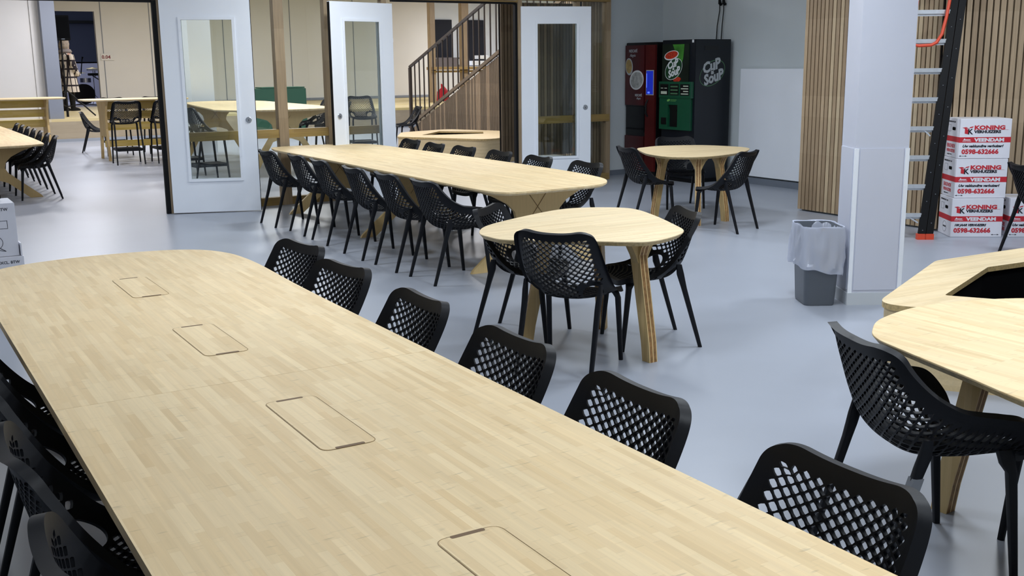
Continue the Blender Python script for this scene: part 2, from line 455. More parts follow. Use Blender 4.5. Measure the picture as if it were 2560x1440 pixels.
    def outp(p, s):
        u, v = p
        uu = u / U0(v); vm = (v - V0) / (V1 - V0)
        for ru, rv, top in ((.46, .125, True), (.40, .10, False)):
            w_ = vm if top else 1 - vm
            if abs(uu) > 1 - ru and w_ < rv:       # corner points go out to the square's edge before it is rounded
                dx = (abs(uu) - (1 - ru)) / ru; dy = (rv - w_) / rv; m_ = max(dx, dy)
                uu = math.copysign(1 - ru + ru * dx / m_, uu); w_ = rv - rv * dy / m_
                vm = w_ if top else 1 - w_
                break
        return (u + (uu - u) * s, v + (vm - v) * s)
    loops = [[node(*p) for p in B]]
    for s in (.35, .75, 1.0): loops.append([node(*outp(p, s)) for p in B])
    loops.append([node(outp(p, 1.0)[0], outp(p, 1.0)[1], 1) for p in B])
    n = len(B)
    for a in range(len(loops) - 1):
        for k in range(n):
            kk = (k + 1) % n
            addf((loops[a][k], loops[a][kk], loops[a + 1][kk], loops[a + 1][k]), (B[k][1] + B[kk][1]) / 2)
    # round off the side openings: nodes shared by removed and kept cells move onto an ellipse
    if removed_nodes:
        used = set(i for f in faces for i in f)
        for k in removed_nodes & used:
            u, v, off = order[k]
            fi = u / U0(v) * N; fj = (v - V0) / (V1 - V0) * Mv
            r = hr(fi, fj)
            if r > 1e-6:
                ni = HI + (abs(fi) - HI) / r; nj = HJ + (fj - HJ) / r
                nv = V0 + (V1 - V0) * nj / Mv
                order[k] = (math.copysign(U0(nv) * ni / N, fi), nv, off)
    # positions + normals
    pos = []; nor = []
    e = .004
    for (u, v, off) in order:
        vv = min(max(v, 0.0), 1.0)
        p = F(u, vv)
        un = max(-.965, min(.965, u)); vn = max(.012, min(.988, vv))
        du = F(un + e, vn) - F(un - e, vn); dv = F(un, vn + e) - F(un, vn - e)
        nn = du.cross(dv)
        nn = nn.normalized() if nn.length > 1e-9 else Vector((0, 0, 1))
        pos.append(p); nor.append(nn)
    for lp, wd in ((loops[2], 3), (loops[3], 5), (loops[4], 5)):
        src = [nor[i].copy() for i in lp]; m_ = len(lp)
        for q in range(m_):
            acc = Vector((0, 0, 0))
            for t_ in range(-wd, wd + 1): acc += src[(q + t_) % m_]
            nor[lp[q]] = acc.normalized()
    for i3, i4 in zip(loops[3], loops[4]): nor[i4] = nor[i3].copy()
    P = []
    for k, (u, v, off) in enumerate(order):
        P.append(pos[k] - (nor[k] * .020 if off else Vector((0, 0, 0))))
    top = [tuple(p) for p in P]; bot = [tuple(P[k] - nor[k] * th + (Vector((0, 0, 0)))) for k in range(len(P))]
    from collections import defaultdict
    ec = defaultdict(int)
    for f in faces:
        for k in range(len(f)): ec[frozenset((f[k], f[(k + 1) % len(f)]))] += 1
    K = len(top); res = [MB(), MB()]
    out = [[], []]
    for f, pt in zip(faces, part):
        out[pt].append(f); out[pt].append(tuple(i + K for i in reversed(f)))
        for k in range(len(f)):
            a, b2 = f[k], f[(k + 1) % len(f)]
            if ec[frozenset((a, b2))] == 1: out[pt].append((b2, a, a + K, b2 + K))
    V = top + bot
    meshes = []
    for pt in (0, 1):
        used = {}; vs = []; fs = []
        for f in out[pt]:
            g = []
            for i in f:
                if i not in used: used[i] = len(vs); vs.append(V[i])
                g.append(used[i])
            fs.append(tuple(g))
        me = bpy.data.meshes.new(('backrest', 'seat')[pt]); me.from_pydata(vs, [], fs); me.validate()
        for p in me.polygons: p.use_smooth = True
        try: me.set_sharp_from_angle(angle=math.radians(35))
        except Exception: pass
        me.materials.append(M['chair']); meshes.append(me)
    return meshes
def leg_mb(sx, front, drop=0.0, armchair=False):
    b = MB()
    if front:
        P = [(.200, .150, .436, .016, .034), (.212, .156, .418, .018, .028), (.2215, .166, .39, .0165, .019), (.230, .205, 0, .0125, .0125)]
    else:
        P = [(.230, -.150, .53, .009, .018), (.230, -.160, .47, .014, .024), (.2265, -.172, .43, .0165, .021), (.225, -.187, .38, .0165, .0175), (.228, -.30, 0, .0125, .0125)]
    if armchair:
        P = [(x * 1.04, y, z + (.03 if z > .42 and front else 0), a, c) for x, y, z, a, c in P]
    if drop:
        P = [(x * (1.06 if z == 0 else 1), y * (1.06 if z == 0 else 1), z - (drop if z == 0 else 0), a, c) for x, y, z, a, c in P]
    rings = []
    for (x, y, z, a, c) in P:
        ring = []
        for k in range(10):
            t = 2 * PI * k / 10 + PI / 10
            cx, cy = math.cos(t), math.sin(t)
            ex = abs(cx) ** .7 * (1 if cx > 0 else -1); ey = abs(cy) ** .7 * (1 if cy > 0 else -1)
            ring.append((sx * (x + a * ex), y + c * ey, z))
        rings.append(ring)
    b.loft(rings); return b
def make_chair(name, label, rim, loc, rz, arm=False, bar=False, group=None):
    t = thing(name, label, 'bar stool' if bar else 'chair', loc, rz, group)
    dz = .31 if bar else 0
    for me, nm in zip(build_shell(rim, ear=not arm), ('backrest', 'seat')):
        o = bpy.data.objects.new(nm, me); COL.objects.link(o); o.parent = t
        if dz:
            me.transform(Matrix.Translation((0, 0, dz)))
    for sx in (-1, 1):
        for fr in (True, False):
            o = leg_mb(sx, fr, drop=dz, armchair=arm).build('leg', M['chair'], t, smooth=True)
            if dz: o.data.transform(Matrix.Translation((0, 0, dz)))
    if bar:
        f = MB()
        f.box(0, .20, .27, .44, .03, .05, bev=.008).box(0, -.27, .27, .44, .03, .05, bev=.008)
        f.box(.222, -.035, .27, .03, .46, .04, bev=.008).box(-.222, -.035, .27, .03, .46, .04, bev=.008)
        f.box(0, .06, .285, .42, .26, .012)
        f.build('footrest', M['chair'], t)
    return t
def facing(fx, fy): return math.atan2(-fx, fy)   # chair's local +Y looks along (fx, fy)

ORD = ['nearest', 'second nearest', 'third nearest', 'fourth nearest', 'fifth nearest', 'sixth nearest', 'seventh nearest']
# left side of the long middle table (far to near): five side chairs, then the armchair
Lrow = [(4.09, 11.62, .03), (4.15, 10.84, .02), (4.13, 10.13, .04), (4.09, 9.18, .02), (4.10, 8.48, .02)]
proto = make_chair('mesh_chair', 'black lattice chair left of the long middle table, farthest, beside the open door leaf', R_A,
                   (4.09, 11.62, 0), facing(1, .03), group='lattice chairs along the left of the middle table')
for k, (x, y, s) in enumerate(Lrow[1:]):
    o = copy_thing(proto, (x, y, 0), facing(1, -s), 'black lattice chair left of the long middle table, %s from armchair' % ['fourth', 'third', 'second', 'first'][k],
                   'lattice chairs along the left of the middle table')
armp = make_chair('mesh_armchair', 'black lattice armchair with raised arms at the near left corner of the long middle table', R_B, (4.12, 7.80, 0), facing(1, -.02), arm=True)
for k, (x, y) in enumerate([(5.56, 12.12), (5.50, 11.36), (5.53, 10.68), (5.53, 9.90), (5.50, 9.08), (5.52, 8.27)]):
    copy_thing(proto, (x, y, 0), facing(-1, .03 * math.sin(k * 2.3)), 'black chair back over the long middle table, %s' % ['farthest of six', 'second from the far end', 'third from the far end', 'third nearest', 'second nearest', 'nearest of six'][k],
               'lattice chairs along the right of the middle table')
for k, y in enumerate([5.30, 4.60, 3.80, 3.02, 2.32, 1.57]):
    copy_thing(proto, ((1.64, 1.59, 1.58, 1.56, 1.55, 1.56)[k], y + (.0, .0, .015, .02, .04, .03)[k], 0), facing(-1, (-.16, -.16, .0, -.03, 0, 0)[k]), 'black lattice chair right of the big foreground table, %s' %
               ['the farthest of six', 'second from the far end', 'third from the far end', 'third nearest to the viewer', 'second nearest to the viewer', 'the largest and nearest'][k],
               'lattice chairs along the right of the foreground table')
for k, y in enumerate([4.23, 3.53, 2.83, 2.13]):
    copy_thing(proto, (.52, y, 0), facing(1, 0), 'black lattice chair left of the foreground table, %s' %
               ['farthest, cut by the photo edge', 'second from the far end', 'second nearest', 'nearest, at the bottom left corner'][k],
               'lattice chairs along the left of the foreground table')
copy_thing(proto, (3.455, 5.08, 0), facing(.83, .56), 'black lattice-back chair seen from behind at the small middle table')
copy_thing(proto, (3.62, 5.83, 0), facing(.61, -.79), 'black lattice-back chair at the left corner of the small middle table, facing the viewer')
copy_thing(proto, (4.14, 5.29, 0), facing(-.94, .34), 'black lattice-back chair at the right corner of the small middle table')
copy_thing(proto, (7.44, 9.45, 0), facing(.98, -.18), 'black lattice-back chair left of the small table by the vending machines')
copy_thing(proto, (7.72, 8.54, 0), facing(-.35, .94), 'black lattice-back chair right of the small table by the vending machines')
copy_thing(proto, (8.50, 10.16, 0), facing(-.37, -.93), 'black lattice-back chair behind the small table, in front of the vending machines')
ac = copy_thing(armp, (3.10, 2.33, 0), facing(.93, -.36), 'black lattice armchair with a taped rear leg at the right-hand table')
b = MB(); b.loft([[(x, y + dy_, z) for x, y in ((.216, -.018), (.252, -.018), (.252, .018), (.216, .018))] for z, dy_ in ((.345, -.198), (.40, -.181))]); tp = b.build('tape_strip', mat('grey_tape', rgb(120, 124, 130), .5), ac); label_part(tp, 'strip of grey tape')
copy_thing(proto, (3.72, 2.10, 0), facing(-.2, .98), 'black lattice chair under the right-hand table, mostly cut by the right photo edge')
copy_thing(proto, (8.93, 5.66, 0), facing(.85, -.5), 'black lattice chair cut by the right photo edge in front of the moving boxes')
def build_multi(name, items, parent=None, loc=None, rz=None, smooth=False):
    vs = []; fs = []; mi = []
    for k, (b, mt) in enumerate(items):
        o = len(vs); vs += b.v; fs += [tuple(i + o for i in f) for f in b.f]; mi += [k] * len(b.f)
    me = bpy.data.meshes.new(name); me.from_pydata(vs, [], fs)
    for k, (b, mt) in enumerate(items): me.materials.append(mt)
    for p, k in zip(me.polygons, mi): p.material_index = k; p.use_smooth = smooth
    bm = bmesh.new(); bm.from_mesh(me); bmesh.ops.recalc_face_normals(bm, faces=bm.faces); bm.to_mesh(me); bm.free()
    if smooth:
        try: me.set_sharp_from_angle(angle=math.radians(40))
        except Exception: pass
    o = bpy.data.objects.new(name, me); COL.objects.link(o)
    if parent: o.parent = parent
    if loc is not None: o.location = loc
    if rz is not None: o.rotation_euler = (0, 0, rz)
    return o
# ------------------------------------------------------------------ tables
def trestle(parent, y, H=.72, hw=.62, foot=.70, waist=.21, th=.036, cross=True, mt=None):
    half = [(hw, H), (hw - .05, H - .035), (hw * .72, H - .075), (waist + .09, H - .15), (waist + .02, H - .22), (waist, H - .30), (waist + .04, H - .37),
            (foot - .06, .03), (foot - .04, 0), (foot - .20, 0), (waist + .02, H - .50), (.10, H - .455), (0, H - .445)]
    pts = half + [(-x, z) for x, z in half[-2::-1]]
    b = MB()
    b.loft([[(x, y - th / 2, z) for x, z in pts], [(x, y + th / 2, z) for x, z in pts]])
    o = b.build('trestle_panel', mt or M['ply_z'], parent)
    if cross:
        g = MB()
        for s in (-1, 1):
            g.bar((-.085 * s, y - th / 2 - .0006, H - .30), (.085 * s, y - th / 2 - .0006, H - .08), .004, .008, ref=(0, 1, 0))
        g.build('crossed_groove', M['groove'], o)
    return o
def rrect(cx, cy, sx, sy, r, n=6):
    return round_poly([(cx - sx / 2, cy - sy / 2), (cx + sx / 2, cy - sy / 2), (cx + sx / 2, cy + sy / 2), (cx - sx / 2, cy + sy / 2)], [r] * 4, n)
def long_table(name, label, cx, cy, half_out, seam, lids, z=.75, trestles=(), beam=None, group=None, tz=.72, cross=True, mt=None, hw=.62, foot=.70):
    t = thing(name, label, 'table', (cx, cy, 0), 0, group)
    pts = closed_smooth(half_out, 6)
    if seam is None: top_slab(pts, z).build('tabletop', mt or M['bamboo_y'], t)
    else:
        for sg in (1, -1):
            P = []
            n = len(pts)
            for k in range(n):
                a, b = pts[k], pts[(k + 1) % n]
                ia = (a[1] - seam) * sg > 0; ib = (b[1] - seam) * sg > 0
                if ia: P.append(a)
                if ia != ib:
                    s = (seam + sg * .0008 - a[1]) / (b[1] - a[1]); P.append((a[0] + (b[0] - a[0]) * s, seam + sg * .0008))
            bb = MB(); P2 = P
            bb.loft([[(x, y, z - .03) for x, y in P2], [(x, y, z) for x, y in P2]])
            bb.build('tabletop', mt or M['bamboo_y'], t)
    for (lx, ly) in lids:
        lid = top_slab(rrect(0, 0, .157, .487, .03), .0015, .001, .0).build('cable_lid', M['bamboo_y'], t, loc=(lx, ly, z))
        outer = rrect(0, 0, .1605, .4905, .032); inner = rrect(0, 0, .157, .487, .03)
        g = MB(); n = len(outer)
        g.add([(x, y, .0008) for x, y in outer] + [(x, y, .0008) for x, y in inner], [(k, (k + 1) % n, n + (k + 1) % n, n + k) for k in range(n)])
        g.build('lid_groove', M['groove'], lid)
        for s in (-1, 1):
            q = MB(); q.prism(rrect(0, s * .238, .084, .014, .006), .0006, .0018); q.build('finger_slot', M['slot'], lid)
    for y in trestles: trestle(t, y, H=tz, cross=cross, hw=hw, foot=foot)
    if beam:
        b = MB(); b.box(0, (beam[0] + beam[1]) / 2, tz - .06, .03, beam[1] - beam[0], .11); b.box(-.3, (beam[0] + beam[1]) / 2, tz - .03, .03, beam[1] - beam[0], .05)
        b.box(.3, (beam[0] + beam[1]) / 2, tz - .03, .03, beam[1] - beam[0], .05)
        b.build('under_beam', M['ply_x'], t)
    return t
O = [(1.655, .95), (1.652, 1.8), (1.652, 3.33), (1.66, 4.6), (1.682, 5.45), (1.62, 5.84), (1.44, 6.03), (1.12, 6.09), (.80, 6.07), (.53, 5.95), (.42, 5.70), (.398, 5.2), (.40, 3.33),
     (.40, 1.8), (.40, .95), (.46, .68), (.62, .59), (1.05, .56), (1.45, .59), (1.61, .70)]
cx, cy = 1.03, 3.33
long_table('meeting_table', 'big pale bamboo table in the foreground with four flush cable lids', cx, cy, [(x - cx, y - cy) for x, y in O], 0.0,
           [(0, 1.75), (0, .60), (0, -.52), (0, -1.65)], trestles=(-2.0, 0, 2.0), beam=(-2.2, 2.2), hw=.52, foot=.55)
O = [(5.66, 8.5), (5.69, 10.2), (5.64, 12.0), (5.60, 12.72), (5.47, 12.99), (5.20, 13.11), (4.85, 13.15), (4.51, 13.13), (4.34, 13.0), (4.27, 12.5), (4.28, 11.4), (4.27, 10.1), (4.245, 8.4), (4.23, 7.6),
     (4.28, 7.32), (4.42, 7.24), (4.80, 7.25), (5.2, 7.29), (5.43, 7.46), (5.58, 7.80)]
cx, cy = 4.96, 10.2
long_table('meeting_table', 'long pale bamboo table in the middle with black chairs on both sides', cx, cy, [(x - cx, y - cy) for x, y in O], None,
           [], trestles=(-2.35, 0, 2.15), beam=(-2.35, 2.15))
def leg_blade(parent, foot, ctr, splay=.14, ztop=.722):
    """bamboo leg: layered board flaring at the top; parent-local coordinates"""
    d = Vector((foot[0] - ctr[0], foot[1] - ctr[1])).normalized(); pr = Vector((-d.y, d.x))
    prof = [(.0, 0), (-.012, .12), (-.10, .58), (-.108, .63), (-.09, .68), (-.05, ztop), (-.33, ztop), (-.25, .69), (-.20, .64), (-.178, .56), (-.085, .12), (-.068, 0)]
    lay = [(-.0285, -.0245, 'edge_pale'), (-.0245, -.003, 'edge_dark'), (-.003, .003, 'edge_pale'), (.003, .0245, 'edge_dark'), (.0245, .0285, 'edge_pale')]
    items = []
    for a, c, mt in lay:
        b = MB()
        R = lambda s: [(foot[0] + d.x * r + pr.x * s, foot[1] + d.y * r + pr.y * s, z) for r, z in prof]
        b.loft([R(a), R(c)]); items.append((b, M[mt]))
    skin = MB()
    for s0, s1 in ((-.0300, -.0285), (.0285, .0300)):
        R = lambda s: [(foot[0] + d.x * r + pr.x * s, foot[1] + d.y * r + pr.y * s, z) for r, z in prof]
        skin.loft([R(s0), R(s1)])
    items.append((skin, M['ply_z']))
    w = MB()
    for sg in (-1, 1):
        tri = [(.03, ztop), (.115, ztop), (.08, .685), (.05, .63), (.03, .58)]
        R = lambda rr: [(foot[0] + d.x * rr + pr.x * sg * q, foot[1] + d.y * rr + pr.y * sg * q, z) for q, z in tri]
        w.loft([R(-.175), R(-.115)])
    items.append((w, M['ply_z']))
    o = build_multi('leg', items, parent)
    fp = MB(); fp.lathe([(.012, 0), (.014, .002), (.014, .006)], 10, foot[0] - d.x * .034, foot[1] - d.y * .034, -.0005)
    fp.build('foot_pad', M['black'], o)
    return o
def small_table(label, out, feet, mt='bamboo_x'):
    cx = sum(p[0] for p in out) / len(out); cy = sum(p[1] for p in out) / len(out)
    t = thing('cafe_table', label, 'table', (cx, cy, 0), 0)
    pts = closed_smooth([(x - cx, y - cy) for x, y in out], 6)
    n = len(pts); z = .75
    i2 = inset(pts, .02); i1 = inset(pts, .0015)
    top = MB(); top.loft([[(x, y, z - .006) for x, y in pts], [(x, y, z - .0015) for x, y in pts], [(x, y, z) for x, y in i1]])
    e = MB(); e.loft([[(x, y, z - .029) for x, y in i2], [(x, y, z - .006) for x, y in pts]])
    build_multi('tabletop', [(top, M[mt]), (e, M['edge'])], t)
    for f in feet: leg_blade(t, (f[0] - cx, f[1] - cy), (0, 0))
    return t
mid_out = [(3.10, 5.42), (3.14, 5.27), (3.40, 5.06), (3.66, 4.82), (3.80, 4.765), (4.02, 4.84), (4.19, 4.97), (4.31, 5.22), (4.44, 5.55), (4.53, 5.86), (4.50, 6.02), (4.32, 6.16), (4.10, 6.19), (3.73, 6.05), (3.32, 5.83), (3.13, 5.60)]
small_table('small five-sided bamboo table in the middle with three chairs round it', mid_out, [(3.88, 4.85), (3.46, 5.66), (4.14, 5.72)])
small_table('small bamboo table beside the vending machines', [(7.37, 9.09), (7.46, 8.92), (7.66, 8.80), (7.95, 8.83), (8.36, 8.98), (8.66, 9.17), (8.85, 9.38), (8.88, 9.6), (8.78, 9.95), (8.6, 10.13), (8.27, 10.27), (8.0, 10.22), (7.80, 10.12), (7.60, 9.80), (7.43, 9.45)],
            [(7.66, 8.85), (8.14, 8.92), (7.50, 9.45)])
small_table('pale bamboo table cut by the right photo edge, overlapping the planter bench in view', [(3.10, 2.58), (3.19, 2.68), (3.38, 2.79), (3.72, 2.84), (4.12, 2.72), (4.42, 2.45), (4.50, 2.1), (4.25, 1.6), (3.75, 1.28), (3.2, 1.22), (2.90, 1.42), (2.86, 1.75), (2.96, 2.12), (3.045, 2.42)],
            [(3.50, 2.58), (4.2, 2.0), (3.2, 1.5)], mt='bamboo_y')
# ------------------------------------------------------------------ setting: floor, ceiling, walls
b = MB(); b.box(9, 18, -.05, 44, 46, .1); struct(b.build('floor', M['floor']))
b = MB(); b.box(9, 18, CEIL + .05, 44, 46, .1); struct(b.build('ceiling', M['wall']))
for k, (x, y, z, sx, sy, o) in enumerate(LAMPS):  # housing and rod added round each unseen fill light
    t = thing('unseen_ceiling_lamp', 'unseen square white ceiling lamp, added to light the room', 'lamp', (x, y, z), 0, 'ceiling lamps out of view')
    f = MB(); f.box(0, 0, .045, sx + .06, sy + .06, .05); f.build('housing', M['white'], t)
    s_ = MB(); s_.tube([(0, 0, .07), (0, 0, CEIL - z)], .008); s_.build('rod', M['steel'], t)
WY = 13.72
b = MB(); b.box(-3.1, 5, CEIL / 2, .2, 17, CEIL); struct(b.build('wall_left', M['wall']))
b = MB(); b.box(5, -3.1, CEIL / 2, 16.4, .2, CEIL); struct(b.build('wall_near', M['wall']))
b = MB(); b.box(-6.1, 24.7, CEIL / 2, .2, 22.6, CEIL); struct(b.build('wall_hall_left', M['wall']))
b = MB(); b.box(10.4, WY + .1, CEIL / 2, 1.3, .2, CEIL); struct(b.build('wall_corner', M['wall_grey']))
b = MB(); b.box(11.15, 10.6, CEIL / 2, .2, 6.5, CEIL); struct(b.build('wall_right', M['wall_grey']))
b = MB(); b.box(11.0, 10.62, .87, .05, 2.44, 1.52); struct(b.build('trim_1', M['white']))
b = MB(); b.box(10.4, WY - .006, .04, 1.3, .012, .08); b.box(11.044, 10.6, .04, .012, 6.5, .08); b.box(10.968, 10.62, .045, .012, 2.44, .09)
struct(b.build('baseboard_right', M['skirt']))
def slat_wall(name, x0, y0, x1, y1, z0, z1, pitch=.058, w=.044, d=.035, mats=('slat_a', 'slat_b', 'slat_c', 'slat_a'), topfn=None, depth=.03, botfn=None):
    L = math.hypot(x1 - x0, y1 - y0); a = math.atan2(y1 - y0, x1 - x0)
    bk = MB()
    if topfn is None: bk.box(L / 2, depth / 2, (z0 + z1) / 2, L, depth, z1 - z0)
    else: bk.loft([[(0, 0, z0), (L, 0, z0), (L, 0, topfn(L) - .02), (0, 0, topfn(0) - .02)], [(0, depth, z0), (L, depth, z0), (L, depth, topfn(L) - .02), (0, depth, topfn(0) - .02)]])
    root = bk.build(name, M['backing'], None, loc=(x0, y0, 0), rz=a); struct(root)
    groups = {m_: MB() for m_ in set(mats)}
    n = int(L / pitch); rnd = random.Random(name)
    for k in range(n):
        xc = (k + .5) * pitch; mt = rnd.choice(mats)
        zt = z1 if topfn is None else topfn(xc)
        groups[mt].box(xc, -d / 2, (z0 + zt) / 2, w, d, zt - z0)
        if rnd.random() < .45 and zt - z0 > 1.6:      # butt joint between two lengths of slat
            pass
    build_multi('slats', [(g, M[k]) for k, g in groups.items() if g.v], root)
    return root
slat_wall('wall_slats_left', 9.47, 9.14, 9.47, 7.24, .02, CEIL, mats=('slat_a', 'slat_c', 'slat_a', 'slat_b'))
slat_wall('wall_slats_right', 9.40, 7.24, 13.6, 4.32, .02, CEIL, pitch=.0655, w=.049, mats=('slat_a', 'slat_a', 'slat_b', 'slat_a'))
b = MB(); b.box(9.53, 8.2, CEIL / 2, .05, 1.86, CEIL); struct(b.build('wall_end', M['wall_grey']))
# coat rail at the end of the left slats
t = thing('wall_shelf', 'narrow wooden frame fixed on the slats left of the white pillar', 'shelf', (9.38, 7.95, 0))
b = MB(); b.box(0, 0, 1.33, .10, .30, .022).box(0, 0, .42, .10, .30, .022); b.build('shelf_board', M['frame_x'], t)
b = MB(); b.box(-.02, .0, .87, .03, .05, .9); b.build('upright', M['white'], t)
# pillar
pa = math.atan2(-.19, .33)
PW = mat('pillar_paint', rgb(204, 208, 222), .5, noise=.02, nscale=2)
pil = MB(); pil.box(.19, .15, CEIL / 2, .38, .30, CEIL)
pc = pil.build('pillar', PW, None, loc=(6.01, 5.29, 0), rz=pa); struct(pc)
g = MB(); g.box(.19, -.003, .62, .31, .006, 1.02).box(-.003, .16, .62, .006, .26, 1.02)
g.build('protective_panel', PW, pc)
g = MB()
for x in (-.002, .382): g.box(x + (.012 if x < 0 else -.012), .002, .60, .03, .018, 1.06)
g.build('corner_guard', M['white'], pc)
g = MB(); g.box(.19, -.006, .045, .40, .012, .09).box(-.006, .16, .045, .012, .32, .09); g.build('skirting', mat('pillar_skirting', rgb(196, 202, 208), .5), pc)
# ------------------------------------------------------------------ door wall at Y = 13.3
DY = 13.3
fr = thing('glass_partition', 'oak framed glass partition between the two double door openings', 'partition', (0, DY, 0))
b = MB()
b.box(4.60, 0, 1.45, .125, .12, 2.9).box(5.235, 0, 1.45, .07, .12, 2.9).box(6.03, 0, 1.45, .07, .12, 2.9).box(3.16, 0, 1.45, .06, .12, 2.9)
b.build('posts', M['frame'], fr)
b = MB(); b.box(4.60, -.0, .905, 2.9, .10, .105).box(4.60, 0, .05, 2.9, .10, .10).box(4.60, 0, 2.72, 2.9, .11, .3)
b.build('rails', M['frame_x'], fr)
b = MB(); b.box(4.60, .01, 1.35, 2.88, .012, 2.6); b.build('pane', M['glassp'], fr)
fr2 = thing('glass_partition', 'oak framed glass partition behind the right-hand white door', 'partition', (0, DY, 0))
b = MB(); b.box(8.11, .0, 1.45, .07, .12, 2.9).box(9.66, 0.02, 1.45, .08, .12, 2.9).box(9.12, .02, 1.45, .06, .1, 2.9); b.build('posts', M['frame'], fr2)
b = MB(); b.box(8.9, 0, .93, 1.55, .10, .105).box(8.9, 0, 2.76, 1.55, .11, .3).box(8.9, 0, .05, 1.55, .1, .1); b.build('rails', M['frame_x'], fr2)
b = MB(); b.box(8.9, .01, 1.35, 1.5, .012, 2.6); b.build('pane', M['glassp'], fr2)
slat_wall('wall_slats_hall', 8.25, 14.05, 9.55, 14.05, .35, 2.62, mats=('slat_d', 'slat_b', 'slat_d'))
slat_wall('wall_slats_column', 9.42, 13.62, 9.90, 13.62, 0.0, CEIL, mats=('slat_a', 'slat_c', 'slat_b'), pitch=.052, w=.042)
t = thing('door_lintel', 'oak beam with closers above the centre double doors', 'beam', (7.1, DY, 0))
b = MB(); b.box(0, 0, 2.74, 1.95, .13, .33); b.build('beam', M['frame_x'], t)
for x in (-.75, .05, .72):
    b = MB(); b.box(x, -.09, 2.63, .42, .05, .06, bev=.006); b.build('door_closer', M['alu'], t)
b = MB(); b.box(0, -.02, 2.565, 1.9, .06, .03); b.box(.955, -.02, 1.28, .035, .06, 2.56); b.build('seal', M['black'], t)
t = thing('door_lintel', 'black frame over the left double door opening', 'beam', (1.4, DY, 0))
b = MB(); b.box(0, 0, 2.70, 3.5, .13, .38); b.build('beam', M['frame_x'], t)
b = MB(); b.box(0, -.02, 2.50, 3.5, .06, .035); b.box(1.705, -.035, 1.28, .05, .05, 2.56); b.build('seal', M['black'], t)
def door_leaf(label, hx, hy, ang, mirror, name):
    """local X runs from hinge to free end; hall side is -Y"""
    W, Hh, T = 1.03, 2.52, .05
    wx0, wx1, wz0, wz1 = .22, .83, .40, 2.30
    t = thing(name, label, 'door', (hx, hy, 0), ang); t['kind'] = 'structure'
    sg = -1 if mirror else 1
    b = MB()
    def bx(x0, x1, z0, z1): b.box(sg * (x0 + x1) / 2, 0, (z0 + z1) / 2, x1 - x0, T, z1 - z0)
    bx(0, wx0, .012, Hh); bx(wx1, W, .012, Hh); bx(wx0, wx1, .012, wz0); bx(wx0, wx1, wz1, Hh)
    b.build('door_leaf', M['white'], t)
    f = MB()
    for yy in (-.03, .03):
        w_ = .034
        f.box(sg * (wx0 + .0), yy, (wz0 + wz1) / 2, w_, .014, wz1 - wz0 - w_).box(sg * wx1, yy, (wz0 + wz1) / 2, w_, .014, wz1 - wz0 - w_)
        f.box(sg * (wx0 + wx1) / 2, yy, wz0, wx1 - wx0 + w_, .014, w_).box(sg * (wx0 + wx1) / 2, yy, wz1, wx1 - wx0 + w_, .014, w_)
    wf = f.build('window_frame', M['white'], t)
    s = MB()
    for k in range(9):
        z = wz0 + (wz1 - wz0) * (k + .3) / 9
        for x in (wx0, wx1): s.lathe([(.004, 0), (.003, .002)], 8, sg * x, -.0372, z)
    s.build('frame_screws', M['steel'], wf)
    g = MB(); g.box(sg * (wx0 + wx1) / 2, 0, (wz0 + wz1) / 2, wx1 - wx0, .012, wz1 - wz0); g.build('glass', M['glass'], t)
    e = MB(); e.box(sg * (W + .003), 0, Hh / 2, .006, .04, Hh - .02); e.build('edge_seal', M['black'], t)
    l = MB()
    R = lambda r, y: [(sg * .945 + r * math.cos(2 * PI * i / 20), y, 1.11 + r * math.sin(2 * PI * i / 20)) for i in range(20)]
    l.loft([R(.036, -.024), R(.036, -.032), R(.031, -.036)]); lk = l.build('lock_escutcheon', M['steel'], t, smooth=False)
    k2 = MB(); k2.box(sg * .945, -.037, 1.106, .006, .004, .022); k2.build('keyhole', M['black'], lk)
    return t
A1 = math.atan2(-.34, .97)
door_leaf('left white door leaf with a tall window, folded back beside the left opening', 3.15, 13.20, A1, False, 'door_1')
door_leaf('centre white door leaf with a tall window, standing behind the long table', 6.12, 13.22, .30, True, 'door_2')
door_leaf('right white door leaf with a tall window showing wooden slats behind', 8.12, 13.24, -.30, False, 'door_3')
def ring_plate(outer, inner, z0, z1, mt_top, mt_side, mt_in, parent, name, inner_depth):
    """flat plate with a hole: top face, outer arris and the inner cut edge"""
    bm = bmesh.new()
    vo = [bm.verts.new((x, y, z1)) for x, y in outer]; vi = [bm.verts.new((x, y, z1)) for x, y in inner]
    eds = [bm.edges.new((vo[k], vo[(k + 1) % len(vo)])) for k in range(len(vo))] + [bm.edges.new((vi[k], vi[(k + 1) % len(vi)])) for k in range(len(vi))]
    bmesh.ops.triangle_fill(bm, use_beauty=True, edges=eds, normal=(0, 0, 1))
    fs = [[v.index for v in f.verts] for f in bm.faces] if bm.verts.index_update() is None else []
    vs = [tuple(v.co) for v in bm.verts]; bm.free()
    t = MB(); t.add(vs, fs)
    s = MB(); n = len(outer)
    s.add([(x, y, z0) for x, y in outer] + [(x, y, z1) for x, y in outer], [(k, (k + 1) % n, n + (k + 1) % n, n + k) for k in range(n)])
    t2 = MB(); n = len(inner)
    t2.add([(x, y, z0) for x, y in inner] + [(x, y, z1) for x, y in inner], [(k, (k + 1) % n, n + (k + 1) % n, n + k) for k in range(n)])
    bt = MB(); bt.add([(x, y, z0) for x, y, z in vs], fs)
    return build_multi(name, [(t, mt_top), (s, mt_side), (t2, mt_side), (bt, mt_side)], parent)
